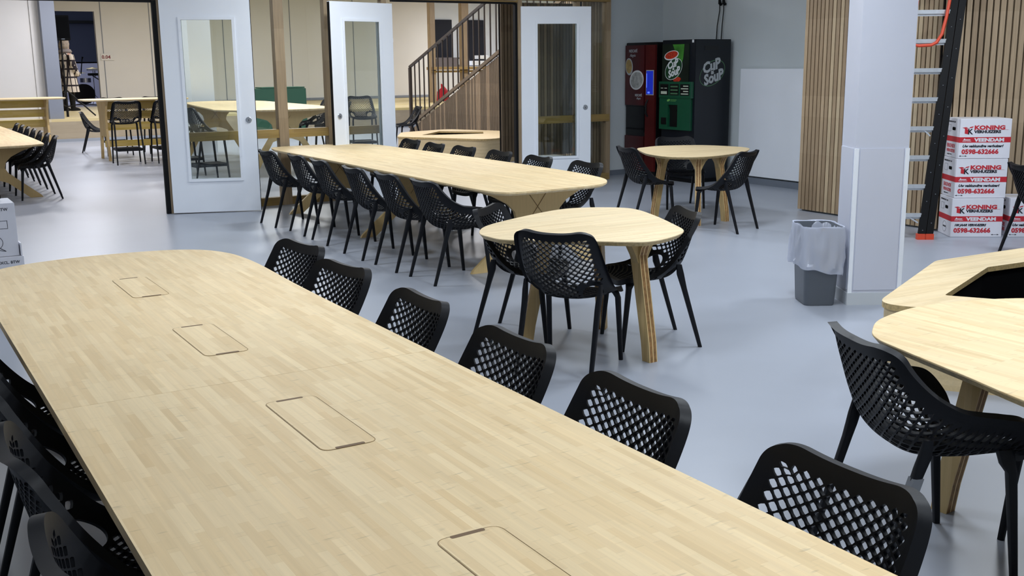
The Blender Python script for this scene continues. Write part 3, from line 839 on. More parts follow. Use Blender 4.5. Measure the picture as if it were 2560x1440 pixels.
def planter(label, outer, inner, h=.45):
    cx = sum(p[0] for p in outer) / len(outer); cy = sum(p[1] for p in outer) / len(outer)
    t = thing('planter_bench', label, 'planter', (cx, cy, 0))
    O_ = [(x - cx, y - cy) for x, y in outer]; I_ = [(x - cx, y - cy) for x, y in inner]
    ring_plate(O_, I_, h - .032, h, M['bamboo_x'], M['edge'], M['edge'], t, 'seat_top', .1)
    s = MB(); P = inset(O_, .012); Q = inset(O_, .045); n = len(P)
    s.add([(x, y, 0) for x, y in P] + [(x, y, h - .032) for x, y in P], [(k, (k + 1) % n, n + (k + 1) % n, n + k) for k in range(n)])
    s.build('side_panel', M['planter'], t, smooth=True)
    L = MB(); P = inset(I_, -.03); n = len(P)
    L.add([(x, y, .02) for x, y in P] + [(x, y, h - .032) for x, y in P], [(k, (k + 1) % n, n + (k + 1) % n, n + k) for k in range(n)])
    L.add([(x, y, .02) for x, y in P], [tuple(range(n))])
    L.build('dark_liner', M['darkvoid'], t)
    return t
po = round_poly([(4.60, 3.86), (5.95, 4.52), (6.9, 4.5), (7.6, 3.9), (7.3, 3.0), (5.35, 2.85)], [.16, .25, .3, .3, .3, .3], 8)
pi_ = round_poly([(5.10, 3.80), (6.03, 4.19), (6.75, 4.15), (7.15, 3.7), (6.9, 3.3), (5.45, 3.27)], [.02, .03, .05, .05, .05, .05], 4)
planter('bamboo planter bench with a black opening, at the right photo edge', po, pi_)
po = round_poly([(8.40, 18.05), (9.0, 19.15), (10.2, 19.5), (10.75, 18.3), (10.35, 16.9), (9.35, 16.35)], [.2, .35, .3, .5, .5, .35], 10)
pi_ = round_poly([(8.95, 18.15), (9.75, 18.98), (10.32, 18.25), (10.05, 17.75)], [.02, .03, .03, .03], 4)
planter('bamboo planter bench beyond the centre door opening, by the slatted stair', po, pi_)
# ------------------------------------------------------------------ vending machines
VB = mat('vending_black', rgb(10, 11, 14), .35); VN = mat('vending_dark_navy', rgb(9, 16, 26), .4)
VR = mat('vending_red', rgb(74, 22, 24), .3, noise=.3, nscale=3); VR2 = mat('vending_red_gloss', rgb(84, 28, 28), .25, noise=.2, nscale=2)
VG = mat('vending_green', rgb(14, 78, 52), .4); VGL = mat('leaf_green', rgb(60, 130, 40), .5, noise=.5, nscale=5)
VW = mat('print_white', rgb(226, 230, 232), .5); VWG = mat('print_greyish_white', rgb(186, 192, 196), .5); VC = mat('coffee_cream', rgb(176, 150, 96), .5, noise=.3, nscale=12)
VF = mat('coffee_foam', rgb(176, 178, 176), .6, noise=.35, nscale=18); VS = mat('tomato_soup', rgb(190, 52, 26), .45, noise=.5, nscale=40)
VSC = mat('blue_screen', rgb(26, 44, 170), .3, emit=.55); VSW = mat('screen_white', rgb(90, 120, 255), .3, emit=1.0)
VP = mat('poster_dark', rgb(22, 34, 26), .35, noise=.5, nscale=3); VGR = mat('ring_green', rgb(78, 120, 84), .5)
VBT = mat('button_print', rgb(196, 206, 186), .5)
def ell(b, cx, cz, rx, rz, y, rot=0, n=28, th=.0015, a0=0):
    c, s = math.cos(rot), math.sin(rot)
    R = lambda yy: [(cx + rx * math.cos(2 * PI * i / n) * c - rz * math.sin(2 * PI * i / n) * s, yy, cz + rx * math.cos(2 * PI * i / n) * s + rz * math.sin(2 * PI * i / n) * c) for i in range(n)]
    return b.loft([R(y), R(y - th)])
def ellring(b, cx, cz, rx, rz, w, y, rot=0, n=40, th=.001, a=0, e=2 * PI):
    c, s = math.cos(rot), math.sin(rot); vs = []
    P = lambda r1, r2, t: (cx + r1 * math.cos(t) * c - r2 * math.sin(t) * s, y - th, cz + r1 * math.cos(t) * s + r2 * math.sin(t) * c)
    for i in range(n + 1):
        t = a + (e - a) * i / n; vs += [P(rx, rz, t), P(rx - w, rz - w, t)]
    return b.add(vs, [(2 * i, 2 * i + 2, 2 * i + 3, 2 * i + 1) for i in range(n)])
def fb(b, x0, x1, z0, z1, y, th): return b.box((x0 + x1) / 2, y - th / 2, (z0 + z1) / 2, x1 - x0, th, z1 - z0)
VRZ = -PI / 2
t = thing('coffee_machine', 'dark red coffee vending machine with a glowing blue screen, in the corner', 'vending machine', (10.32, 13.70, 0), VRZ)
H, W, D = 2.03, .76, .68
b = MB(); b.box(W / 2, D / 2, H / 2, W, D, H, bev=.008); b.build('cabinet', VB, t)
b = MB(); fb(b, .02, .49, .10, .62, 0, .03); b.build('lower_panel', VR, t)
b = MB(); fb(b, .02, .49, 1.09, 1.99, 0, .03); b.build('front_panel', VR, t)
b = MB(); fb(b, .53, .755, .10, 1.99, 0, .035); b.build('side_door', VR2, t)
b = MB(); fb(b, .03, .48, .68, 1.07, -.002, .012); n_ = b.build('dispensing_niche', VB, t)
g = MB(); g.box(.255, -.01, .73, .40, .05, .02); g.build('drip_tray', M['black'], n_)
b = MB(); fb(b, .555, .735, 1.25, 1.62, -.035, .006); sc = b.build('screen_bezel', VWG, t)
b = MB(); fb(b, .565, .725, 1.262, 1.608, -.041, .003); sp = b.build('screen', VSC, sc); label_part(sp, 'glowing blue screen')
b = MB(); fb(b, .569, .581, 1.36, 1.57, -.044, .001); fb(b, .60, .65, 1.275, 1.30, -.044, .001); b.build('screen_light', VSW, sc)
b = MB(); b.tube([(.60, -.04, .93), (.60, -.075, .98), (.60, -.075, 1.12), (.60, -.04, 1.18)], .014); b.build('coin_handle', VB, t)
b = MB(); ell(b, .118, 1.67, .092, .13, -.031, rot=.12); c1 = b.build('cup_print', VWG, t)
b = MB(); ell(b, .113, 1.675, .075, .106, -.0325, rot=.12); b.build('coffee_print', VC, c1)
b = MB(); ell(b, .31, 1.47, .175, .145, -.0315, rot=.25); c2 = b.build('cup_print', VW, t)
b = MB(); ell(b, .315, 1.468, .152, .122, -.033, rot=.25); b.build('foam_print', VF, c2)
fm_ = lambda x, z, y=-.0315: face_mtx((x, y, z), (1, 0, 0), (0, 0, 1))
text_obj('NESCAFÉ', 'lettering', VWG, t, .062, fm_(.11, 1.885), bold=.001, xs=.82)
text_obj('Alegria', 'lettering', VWG, t, .062, fm_(.13, 1.82), shear=.4, xs=.8)
text_obj('NESCAFÉ', 'lettering', VWG, t, .052, fm_(.27, 1.225), bold=.001, xs=.82)
text_obj('Alegria', 'lettering', VWG, t, .045, fm_(.31, 1.18), shear=.4, xs=.8)

t = thing('soup_machine', 'dark navy and green soup vending machine with white oval lettering', 'vending machine', (10.30, 12.79, 0), VRZ)
H, W, D = 2.05, .74, .67
b = MB(); b.box(W / 2, D / 2, H / 2 + .03, W, D, H - .06, bev=.006); b.build('cabinet', VN, t)
b = MB(); b.box(W / 2, D / 2, .03, W - .06, D - .06, .06); b.build('plinth', M['black'], t)
b = MB(); fb(b, .02, .62, 1.455, 1.99, 0, .018); po_ = b.build('poster', VP, t)
b = MB()
b.add([(.26, -.0195, 1.985), (.50, -.0195, 1.985), (.47, -.0195, 1.74), (.40, -.0195, 1.50), (.33, -.0195, 1.50), (.40, -.0195, 1.74)], [(0, 1, 2, 3, 4, 5)])
b.add([(.46, -.0200, 1.985), (.52, -.0200, 1.985), (.50, -.0200, 1.80), (.42, -.0200, 1.56), (.44, -.0200, 1.78)], [(0, 1, 2, 3, 4)])
b.build('leaf_print', VGL, po_)
def soup_logo(parent, cx, cz, s, mtx_fn, base_y, ring_mt, txt_mt, on_side=False):
    rows = [('CuP', .0, .095, .40, .98), ('a', .0, -.005, .22, 1.1), ('SouP', 0, -.235, .40, .92)]
    rot = math.radians(16)
    for tx, dx, dz, sz, xs in rows:
        o = text_obj(tx, 'lettering', txt_mt, parent, sz * s, Matrix.Identity(4), bold=.045 * s * sz, shear=.22, align='CENTER', xs=xs)
        R = Matrix.Rotation(rot, 4, 'Z')
        o.data.transform(mtx_fn(cx, cz) @ R @ Matrix.Translation((dx * s, dz * s, 0)))
b = MB(); ell(b, .235, 1.83, .165, .066, -.020, rot=.16); c1 = b.build('bowl_print', VW, po_)
b = MB(); ell(b, .235, 1.835, .145, .052, -.0215, rot=.16); b.build('soup_print', VS, c1)
b = MB(); ell(b, .37, 1.485, .085, .035, -.0205, rot=.1); b.build('tomato_print', VS, po_)
b = MB(); ell(b, .29, 1.635, .205, .135, -.0208, rot=.5); ov = b.build('oval_print', mat('logo_green', rgb(20, 66, 34), .5), po_)
b = MB(); ellring(b, .29, 1.635, .208, .138, .008, -.0215, rot=.5); b.build('oval_ring', VW, ov)
soup_logo(ov, .285, 1.625, .36, lambda x, z: face_mtx((x, -.0228, z), (1, 0, 0), (0, 0, 1)), 0, None, VW)
b = MB(); fb(b, .0, .72, 1.22, 1.455, 0, .055); fb(b, .0, .20, .76, 1.22, 0, .045); fb(b, .42, .70, .76, 1.22, 0, .045); fb(b, .20, .42, 1.12, 1.22, 0, .045); fb(b, .2, .42, .76, .80, 0, .045)
gp = b.build('dispenser_panel', VG, t)
b = MB(); ell(b, .31, 1.10, .108, .07, -.02, n=24); b.build('cup_niche', VB, gp)
b = MB(); fb(b, .20, .42, .80, 1.10, -.001, .004); b.build('niche_back', VB, gp)
b = MB(); fb(b, .05, .17, .83, .93, -.045, .004); b.build('change_tray', VB, gp)
for k, (x0, x1) in enumerate([(.03, .22), (.255, .455), (.49, .69)]):
    b = MB(); fb(b, x0, x1, 1.26, 1.42, -.055, .004); kp = b.build('keypad', VB, gp)
    b = MB()
    if k == 0:
        fb(b, x0 + .025, x0 + .16, 1.275, 1.315, -.059, .002)
        for q in range(2): fb(b, x0 + .02 + q * .085, x0 + .075 + q * .085, 1.355, 1.365, -.059, .002)
    elif k == 1:
        for q in range(3): fb(b, x0 + .02, x1 - .02, 1.275 + q * .05, 1.295 + q * .05, -.059, .002)
    else:
        for q in range(4): fb(b, x0 + .02 + .05 * (q % 2), x1 - .02, 1.275 + q * .037, 1.290 + q * .037, -.059, .002)
    b.build('keys', VBT if k != 1 else VGR, kp)
b = MB(); ell(b, .215, 1.185, .035, .016, -.0455, rot=.3); fb(b, .26, .40, 1.190, 1.196, -.045, .001); fb(b, .26, .38, 1.172, 1.177, -.045, .001); b.build('maker_mark', mat('light_green_print', rgb(120, 180, 90), .5), gp)
b = MB(); fb(b, .665, .705, 2.005, 2.045, 0, .002); b.build('sticker', VW, t)
# side logo on the face x = W
b = MB(); SX = W + .0008
def side_m(x, z, e=0): return face_mtx((SX + e, x, z), (0, 1, 0), (0, 0, 1))
sl = MB()
n = 48; vs = []
rot = math.radians(28)
for i in range(n + 1):
    a = 2 * PI * i / n
    wv = .012 if (a < 2.2 or a > 3.4) else .008
    for r1, r2 in ((.255, .165), (.255 - wv, .165 - wv)):
        X = r1 * math.cos(a); Z = r2 * math.sin(a)
        vs.append((SX + .0004, .325 + X * math.cos(rot) - Z * math.sin(rot), 1.575 + X * math.sin(rot) + Z * math.cos(rot)))
sl.add(vs, [(2 * i, 2 * i + 2, 2 * i + 3, 2 * i + 1) for i in range(n)])
so = sl.build('oval_ring', VGR, t)
soup_logo(so, .325, 1.565, .50, lambda x, z: side_m(x, z, .001), 0, None, VWG)
b = MB(); b.box(W + .002, .30, 1.93, .003, .26, .06); b.build('side_handle', VB, t)
for k, (y0, y1) in enumerate([(12.385, 12.42), (12.30, 12.315)]):
    c = thing('power_cable', ['black cable hanging above the soup machine, left of a pair', 'black cable hanging above the soup machine, right of a pair'][k], 'cable', (11.03, y0, 2.05), 0, 'pair of cables above the vending machines')
    b = MB(); b.tube([(-.02, y1 - y0, 0), (-.018, y1 - y0 - .01, .2), (-.018, -.02, .42), (-.03, -.03, .52)], .007); b.build('cord', M['black'], c)
    b = MB(); b.tube([(0, -.03, .50), (-.03, -.03, .52), (-.035, -.03, .57)], [.022, .024, .018]); b.build('plug', M['black'], c)
# ------------------------------------------------------------------ waste bin with plastic bag
t = thing('waste_bin', 'grey rectangular waste bin with a plastic bag, beside the white pillar', 'bin', (5.895, 5.50, 0), pa)
def rr(sx, sy, r, z, jit=None, n=8):
    P = rrect(0, 0, sx, sy, r, n)
    out = []
    for k, (x, y) in enumerate(P):
        j = jit(k, len(P)) if jit else 0
        L = math.hypot(x, y); out.append((x * (1 + j / L), y * (1 + j / L), z))
    return out
b = MB(); b.loft([rr(.215, .285, .05, 0), rr(.225, .295, .05, .012), rr(.275, .35, .05, .56), rr(.29, .365, .05, .575), rr(.275, .35, .05, .575), rr(.255, .33, .05, .5), rr(.215, .285, .05, .03)])
b.build('bin_body', mat('bin_grey_plastic', rgb(92, 98, 106), .45), t, smooth=True)
BG = bpy.data.materials.new('translucent_bag'); BG.use_nodes = True
nt = BG.node_tree; nt.nodes.clear(); L_ = nt.links.new
ou = nt.nodes.new('ShaderNodeOutputMaterial'); df = nt.nodes.new('ShaderNodeBsdfDiffuse'); tl = nt.nodes.new('ShaderNodeBsdfTranslucent'); tr = nt.nodes.new('ShaderNodeBsdfTransparent'); gl = nt.nodes.new('ShaderNodeBsdfGlossy')
df.inputs[0].default_value = rgb(232, 238, 255); tl.inputs[0].default_value = rgb(232, 238, 255); gl.inputs['Roughness'].default_value = .25
a1 = nt.nodes.new('ShaderNodeAddShader'); m1 = nt.nodes.new('ShaderNodeMixShader'); m2 = nt.nodes.new('ShaderNodeMixShader'); m3 = nt.nodes.new('ShaderNodeMixShader')
m1.inputs[0].default_value = .4; L_(df.outputs[0], m1.inputs[1]); L_(tl.outputs[0], m1.inputs[2])
m2.inputs[0].default_value = .24; L_(m1.outputs[0], m2.inputs[1]); L_(tr.outputs[0], m2.inputs[2])
m3.inputs[0].default_value = .10; L_(m2.outputs[0], m3.inputs[1]); L_(gl.outputs[0], m3.inputs[2]); L_(m3.outputs[0], ou.inputs[0])
rnd = random.Random(3)
ph = [rnd.uniform(0, 6.28) for _ in range(12)]
def jit(amp, s):
    def f(k, n):
        t_ = 2 * PI * k / n
        return 1.25 * amp * (math.sin(5 * t_ + ph[s % 12]) * .5 + math.sin(11 * t_ + ph[(s + 3) % 12]) * .35 + math.sin(17 * t_ + ph[(s + 5) % 12] + s) * .25)
    return f
def bag_ring(sx, sy, z, amp, s, dz=0):
    Q = rrect(0, 0, sx, sy, .055, 10); per = [0]
    for k in range(len(Q)): per.append(per[-1] + math.dist(Q[k], Q[(k + 1) % len(Q)]))
    P = []; NN = 110; J = jit(amp, s)
    for q in range(NN):
        d_ = per[-1] * q / NN; k = max(i for i in range(len(Q)) if per[i] <= d_)
        f_ = (d_ - per[k]) / max(1e-9, per[k + 1] - per[k]); a_, c_ = Q[k], Q[(k + 1) % len(Q)]
        x, y = a_[0] + (c_[0] - a_[0]) * f_, a_[1] + (c_[1] - a_[1]) * f_
        L = math.hypot(x, y); j = J(q, NN); P.append((x * (1 + j / L), y * (1 + j / L), z))
    n = len(P)
    return [(x, y, zz + dz * math.sin(2 * PI * k / n + 2.1) + amp * .6 * math.sin(7 * 2 * PI * k / n + ph[s % 12])) for k, (x, y, zz) in enumerate(P)]
rings = [bag_ring(.315, .39, .25, .010, 1, .04), bag_ring(.322, .40, .275, .010, 1, .04), bag_ring(.318, .395, .30, .014, 2, .035), bag_ring(.325, .405, .37, .014, 3, .02), bag_ring(.32, .40, .44, .011, 4, .01),
         bag_ring(.31, .385, .52, .008, 5), bag_ring(.30, .375, .572, .004, 6), bag_ring(.298, .373, .582, .003, 6), bag_ring(.285, .36, .580, .003, 6), bag_ring(.262, .335, .54, .006, 7), bag_ring(.24, .31, .44, .012, 8), bag_ring(.21, .28, .30, .02, 9), bag_ring(.16, .22, .2, .02, 10)]
b = MB(); b.loft(rings, caps=False); o = b.build('plastic_bag', BG, t, smooth=True)
label_part(o, 'translucent blue-white plastic bag')
# ------------------------------------------------------------------ ladder
WD = Vector((.821, -.571, 0)); WN = Vector((.571, .821, 0))
foot = Vector((8.86, 6.92, 0)); topv = Vector((9.34, 7.09, 2.31)); sl_ = (topv - foot) / 2.31
t = thing('ladder', 'tall black ladder with aluminium rungs and orange feet behind the pillar', 'ladder', tuple(foot))
Pz = lambda z, along=0.0, out=0.0: sl_ * z + WD * along - WN * out
def chan(along, out, w_=.055, d_=.03, z0=.02, z1=3.3):
    c = MB()
    A_, B_ = Pz(z0, along, out), Pz(z1, along, out)
    def R(p): return [tuple(p + WD * (i * w_ / 2) - WN * (j * d_ / 2)) for i, j in ((-1, -1), (1, -1), (1, 1), (-1, 1))]
    c.loft([R(A_), R(B_)]); return c
for k, (al, nm) in enumerate([(0, 'side_rail'), (.075, 'side_rail'), (-.40, 'side_rail'), (-.475, 'side_rail')]):
    o = chan(al, 0, .068, .035).build(nm, M['black'], t)
    s = MB()
    for q in range(11):
        p = Pz(.09 + .28 * q + .07 * (k % 2), al, .019); s.lathe([(.005, -.003), (.005, .003)], 8, p.x, p.y, p.z)
    s.build('rivets', M['steel'], o)
    ft = MB(); p = Pz(.0, al, 0)
    c = MB(); c.loft([[tuple(Vector((p.x, p.y, z)) + WD * (i * .042) - WN * (j * .03)) for i, j in ((-1, -1), (1, -1), (1, 1), (-1, 1))] for z in (0, .055)])
    c.build('foot', M['orange'], o)
for q in range(11):
    z = .235 + .28 * q
    if z > 3.25: break
    A_, B_ = Pz(z, -.03, 0), Pz(z, -.37, 0)
    c = MB(); c.bar(A_, B_, .032, .038); c.bar(Pz(z - .03, -.03, -.02), Pz(z - .03, -.37, -.02), .02, .02); c.build('rung', M['alu'], t)
b = MB(); pts = [Pz(3.2, -.02, .05), Pz(2.6, -.045, .05), Pz(2.15, -.07, .05), Pz(1.98, -.09, .05), Pz(1.90, -.13, .05), Pz(1.875, -.18, .05), Pz(1.87, -.30, .05), Pz(1.88, -.34, .05), Pz(1.95, -.37, .05), Pz(2.3, -.37, .05)]
b.tube(pts, .016, 10); b.build('hook_handle', M['orange'], t, smooth=True)
b = MB(); b.tube([Pz(.16, -.05, 0), Pz(.225, -.16, 0)], .008); b.tube([Pz(1.00, -.05, 0), Pz(1.07, -.13, 0)], .008); b.build('brace', M['alu'], t)
# ------------------------------------------------------------------ cardboard boxes
def moving_box(label, loc, rz, slogan, W=.495, D=.385, H=.388, group='printed moving boxes by the slatted wall', arrow=-1, side_round=False):
    t = thing('moving_box', label, 'box', loc, rz, group)
    b = MB(); b.box(W / 2, D / 2, H / 2, W, D, H - .002, bev=.003); b.build('carton', M['card'], t)
    F = lambda x, z, e=.0012: face_mtx((x, -e, z), (1, 0, 0), (0, 0, 1))
    b = MB(); fb(b, 0, W, .157 * H / .388, .21 * H / .388, 0, .0008); b.box(-.0004, D / 2, .1835, .0008, D, .053); b.box(W + .0004, D / 2, .1835, .0008, D, .053); bd = b.build('red_band', M['red'], t)
    text_obj('KONING', 'lettering', M['red'], t, .053, F(.135, .285), bold=.0026, xs=1.40)
    b = MB(); fb(b, .135, .465, .279, .2805, 0, .0012); b.build('rule', M['red'], t)
    text_obj('VERHUIZERS', 'lettering', M['ink'], t, .036, F(.138, .25), bold=.0018, xs=1.27)
    text_obj('VEENDAM', 'lettering', M['card'], bd, .046, F(.145, .167, .0016), bold=.0024, xs=1.36)
    text_obj('Erkende Verhuizers', 'lettering', M['card'], bd, .0105, F(.03, .168, .0016), bold=.0003)
    b = MB(); b.add([(.035, -.0014, .182), (.05, -.0014, .20), (.055, -.0014, .188), (.105, -.0014, .188), (.105, -.0014, .18), (.035, -.0014, .18)], [(0, 1, 2, 3, 4, 5)]); b.build('emblem', M['card'], bd)
    text_obj(slogan, 'lettering', M['ink'], t, .034 if slogan[0] == 'U' else .031, F(.03, .112), bold=.0015, shear=.35, xs=1.10 if slogan[0] == 'U' else 1.0)
    text_obj('0598-632666', 'lettering', M['red'], t, .061, F(.028, .048), bold=.0026, xs=1.10)
    # open-box emblem with a black K
    b = MB()
    b.add([(.045, -.0013, .245), (.082, -.0013, .238), (.082, -.0013, .285), (.045, -.0013, .292)], [(0, 1, 2, 3)])
    b.add([(.02, -.0013, .302), (.05, -.0013, .290), (.082, -.0013, .296), (.055, -.0013, .308)], [(0, 1, 2, 3)])
    b.add([(.082, -.0013, .296), (.118, -.0013, .302), (.128, -.0013, .316), (.095, -.0013, .308)], [(0, 1, 2, 3)])
    em = b.build('open_box_emblem', M['red'], t)
    text_obj('K', 'lettering', M['ink'], em, .072, F(.074, .24, .0018), bold=.002, xs=1.0)
    b = MB(); x0 = .012 if arrow < 0 else .40
    fb(b, x0, x0 + .06, .0245, .0275, 0, .001)
    tip = x0 - .004 if arrow < 0 else x0 + .066
    for e in (tip, (x0 + .066 if arrow < 0 else x0 - .004)):
        s = -1 if e < x0 + .03 else 1
        b.add([(e + s * .004, -.0012, .026), (e - s * .014, -.0012, .033), (e - s * .014, -.0012, .019)], [(0, 1, 2)])
    b.build('arrow', M['ink'], t)
    # end face on the left (x = 0)
    S = lambda y, z, e=.0012: face_mtx((-e, y, z), (0, -1, 0), (0, 0, 1))
    b = MB(); b.loft([[(-.0006 - q, D / 2 - .03 + x, z + .285) for x, z in rrect(0, 0, .085, .032, .014)] for q in (0, .001)]); b.build('hand_hole', M['darkvoid'], t)
    b = MB()
    y0, y1, z0, z1 = .245, .325, .255, .32
    for a, c in (((y0, z0), (y1, z0)), ((y1, z0), (y1, z1)), ((y1, z1), (y0, z1)), ((y0, z1), (y0, z0))):
        b.box(-.0006, (a[0] + c[0]) / 2, (a[1] + c[1]) / 2, .0008, abs(a[0] - c[0]) + .002, abs(a[1] - c[1]) + .002)
    b.build('outline_print', M['ink'], t)
    text_obj('VERHUISDOOS € 3,50', 'lettering', M['ink'], t, .022, S(D - .04, .345), bold=.0002, xs=1.0)
    if side_round:
        o = MB(); n = 28; vs = []
        for i in range(n + 1):
            a = 2 * PI * i / n
            for r in (.055, .052): vs.append((-.0012, D / 2 + r * math.cos(a), .085 + r * math.sin(a)))
        o.add(vs, [(2 * i, 2 * i + 2, 2 * i + 3, 2 * i + 1) for i in range(n)]); o.build('round_stamp', M['ink'], t)
        text_obj('100 JAAR', 'lettering', M['ink'], t, .022, S(D / 2 + .045, .08), bold=.0004)
    else:
        text_obj('ERKENDE', 'lettering', M['red'], t, .052, S(D - .06, .098), bold=.0008, xs=.98)
        text_obj('VERHUIZERS', 'lettering', M['red'], t, .044, S(D - .06, .052), bold=.0008, xs=.90)
        text_obj('zorgt voor u', 'lettering', M['ink'], t, .024, S(D - .08, .024), shear=.3)
    b = MB(); b.box(W / 2, D / 2, H - .0005, W - .01, .05, .001); b.build('tape', mat('packing_tape', rgb(206, 200, 190), .4), t)
    return t
bz = math.atan2(-.571, .821)
moving_box('white moving box with red band, bottom of the stack of three', (9.20, 6.84, 0), bz, '100 JAAR VERHUIZERS', arrow=1, side_round=True)
moving_box('white moving box with red band, middle of the stack of three', (9.225, 6.845, .389), bz + .015, 'Uw vakkundige verhuizer!')
moving_box('white moving box with red band, topmost of the stack of three', (9.235, 6.84, .778), bz + .03, 'Uw vakkundige verhuizer!')
moving_box('white moving box at the right photo edge beside the stack of three', (9.66, 6.52, 0), bz, 'Uw vakkundige verhuizer!')
t = thing('wall_unit', 'small white unit on the slatted wall above the boxes, cut by the photo edge', 'wall unit', (10.085, 6.665, 1.15), bz)
b = MB(); b.box(.10, -.03, 0, .22, .06, .11, bev=.006); b.build('housing', M['white'], t)
b = MB(); ell(b, .045, .0, .018, .022, -.061, n=20); b.build('grey_mark', M['steel'], t)
def white_box(label, loc, W, D, H, lines, bubble=False, hole=False):
    t = thing('storage_box', label, 'box', loc, 0, 'white storage boxes left of the foreground table')
    b = MB(); b.box(-W / 2, D / 2, H / 2, W, D, H - .002, bev=.003); b.build('carton', M['card'], t)
    for s_, x, z, sz in lines: text_obj(s_, 'lettering', M['ink'], t, sz, face_mtx((x, -.0012, z), (1, 0, 0), (0, 0, 1)), bold=.0004)
    if bubble:
        b = MB()
        for a, c, e, f in ((-.30, -.06, .205, .205), (-.30, -.06, .262, .262), (-.06, -.06, .205, .262)):
            b.box((a + c) / 2, -.0006, (e + f) / 2, abs(c - a) + .003, .0012, abs(f - e) + .003)
        b.build('label_frame', M['ink'], t)
        b = MB(); ellring(b, -.185, .105, .085, .062, .0035, 0, a=-.75, e=5.2, th=.0012)
        b.add([(-.125, -.0012, .062), (-.085, -.0012, .038), (-.085, -.0012, .042), (-.122, -.0012, .066)], [(0, 1, 2, 3)])
        b.add([(-.145, -.0012, .051), (-.085, -.0012, .038), (-.085, -.0012, .042), (-.145, -.0012, .055)], [(0, 1, 2, 3)])
        b.build('speech_bubble', M['ink'], t)
    if hole:
        b = MB(); b.loft([[(-.14 + x, -.0006 - q, .30 + z) for x, z in rrect(0, 0, .12, .03, .014)] for q in (0, .001)]); b.build('hand_hole', M['darkvoid'], t)
    return t
white_box('white cardboard box left of the foreground table, lower of two', (.925, 8.50, 0), .52, .40, .405, [('OE € 4.— EXCL. BTW', -.30, .355, .028)], hole=True)
white_box('white cardboard box with a speech bubble print, upper of two', (.90, 8.52, .405), .49, .36, .39, [('— ex BTW', -.19, .335, .030), ('en', -.185, .115, .034), ('g!', -.185, .072, .044)], bubble=True)
b = MB(); b.box(.913, 8.57, .452, .010, .13, .092); o = b.build('box_flap', M['card']); tag(o, 'white folded flap sticking out beside the two stacked boxes', 'cardboard flap'); 
t = thing('cable_bundle', 'black plug and cable lying on the upper white box', 'cable', (.72, 8.68, .796))
b = MB(); b.tube([(-.15, 0, .03), (-.05, -.03, .03), (.02, .02, .035), (.06, -.02, .03), (.09, .03, .03)], [.022, .02, .018, .02, .014]); b.build('cable', M['black'], t, smooth=True)
b = MB(); b.box(.085, .01, .03, .05, .06, .045, bev=.01); b.build('plug', M['black'], t)
b = MB(); b.tube([(3.55, 2.22, .006), (3.75, 2.19, .006), (4.1, 2.26, .006)], .006); o = b.build('floor_cable', M['black']); tag(o, 'short black cable on the floor at the lower right', 'cable')
# ------------------------------------------------------------------ large hall behind the partition
STH = .545
b = MB(); b.box(8.4, 31.92, STH / 2, 28.6, 8.14, STH)
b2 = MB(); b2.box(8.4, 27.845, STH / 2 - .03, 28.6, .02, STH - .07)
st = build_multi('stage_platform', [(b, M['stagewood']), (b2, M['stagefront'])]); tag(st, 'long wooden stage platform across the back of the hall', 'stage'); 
k = MB(); k.box(8.4, 27.83, .035, 28.6, .012, .07); k.build('kickboard', M['steel'], st)
BW = 36.0
b = MB()
b.box(-1.6, BW + .1, (CEIL + STH) / 2, 13.9, .2, CEIL - STH)
b.box((6.62 + 18.15) / 2, BW + .1, (CEIL + STH) / 2, 18.15 - 6.62, .2, CEIL - STH)
b.box((5.35 + 6.62) / 2, BW + .1, (3.44 + CEIL) / 2, 6.62 - 5.35, .2, CEIL - 3.44)
bw = b.build('wall_back', M['warmwall']); struct(bw)
b = MB()
for x in (3.9, 6.80, 8.27, 10.6, 12.9, 15.2): b.box(x, BW - .004, (CEIL + STH) / 2, .022, .01, CEIL - STH)
b.build('panel_joints', M['skirt'], bw)
b = MB(); b.box(12.4, BW - .02, STH + .05, 11.5, .03, .08); b.build('skirting', M['greycol'], bw)
t = thing('room_sign', 'white room number plate reading 0.04 on the hall wall', 'sign', (6.83, BW - .02, 2.06))
b = MB(); b.box(.08, 0, 0, .40, .014, .21); b.build('plate', M['warmwall'], t)
text_obj('0.04', 'lettering', mat('dark_red_print', rgb(120, 36, 44), .6), t, .145, face_mtx((-.10, -.009, -.05), (1, 0, 0), (0, 0, 1)), bold=.004, xs=1.05)
t = thing('thermostat', 'small lit blue wall display right of the centre door leaf', 'display', (16.62, BW - .02, 2.58))
b = MB(); b.box(0, 0, 0, .20, .03, .14, bev=.01); b.build('housing', M['white'], t)
b = MB(); b.box(0, -.016, 0, .15, .004, .10); b.build('screen', mat('display_blue', rgb(120, 140, 235), .4, emit=.7), t)
# grey column and white screens at the stage's left end
b = MB(); b.box(4.10, 28.12, (CEIL + STH) / 2, .32, .3, CEIL - STH); struct(b.build('column_stage', M['greycol']))
b = MB(); b.box(2.43, 28.4, (CEIL + STH) / 2, 3.06, .08, CEIL - STH); b.box(3.78, 28.34, (CEIL + STH) / 2, .06, .06, CEIL - STH); struct(b.build('wall_stage_left', M['warmwall']))
# white column seen through the left door's window
b = MB(); b.box(6.06, 22.45, CEIL / 2, .46, .42, CEIL); struct(b.build('column_hall', M['white']))
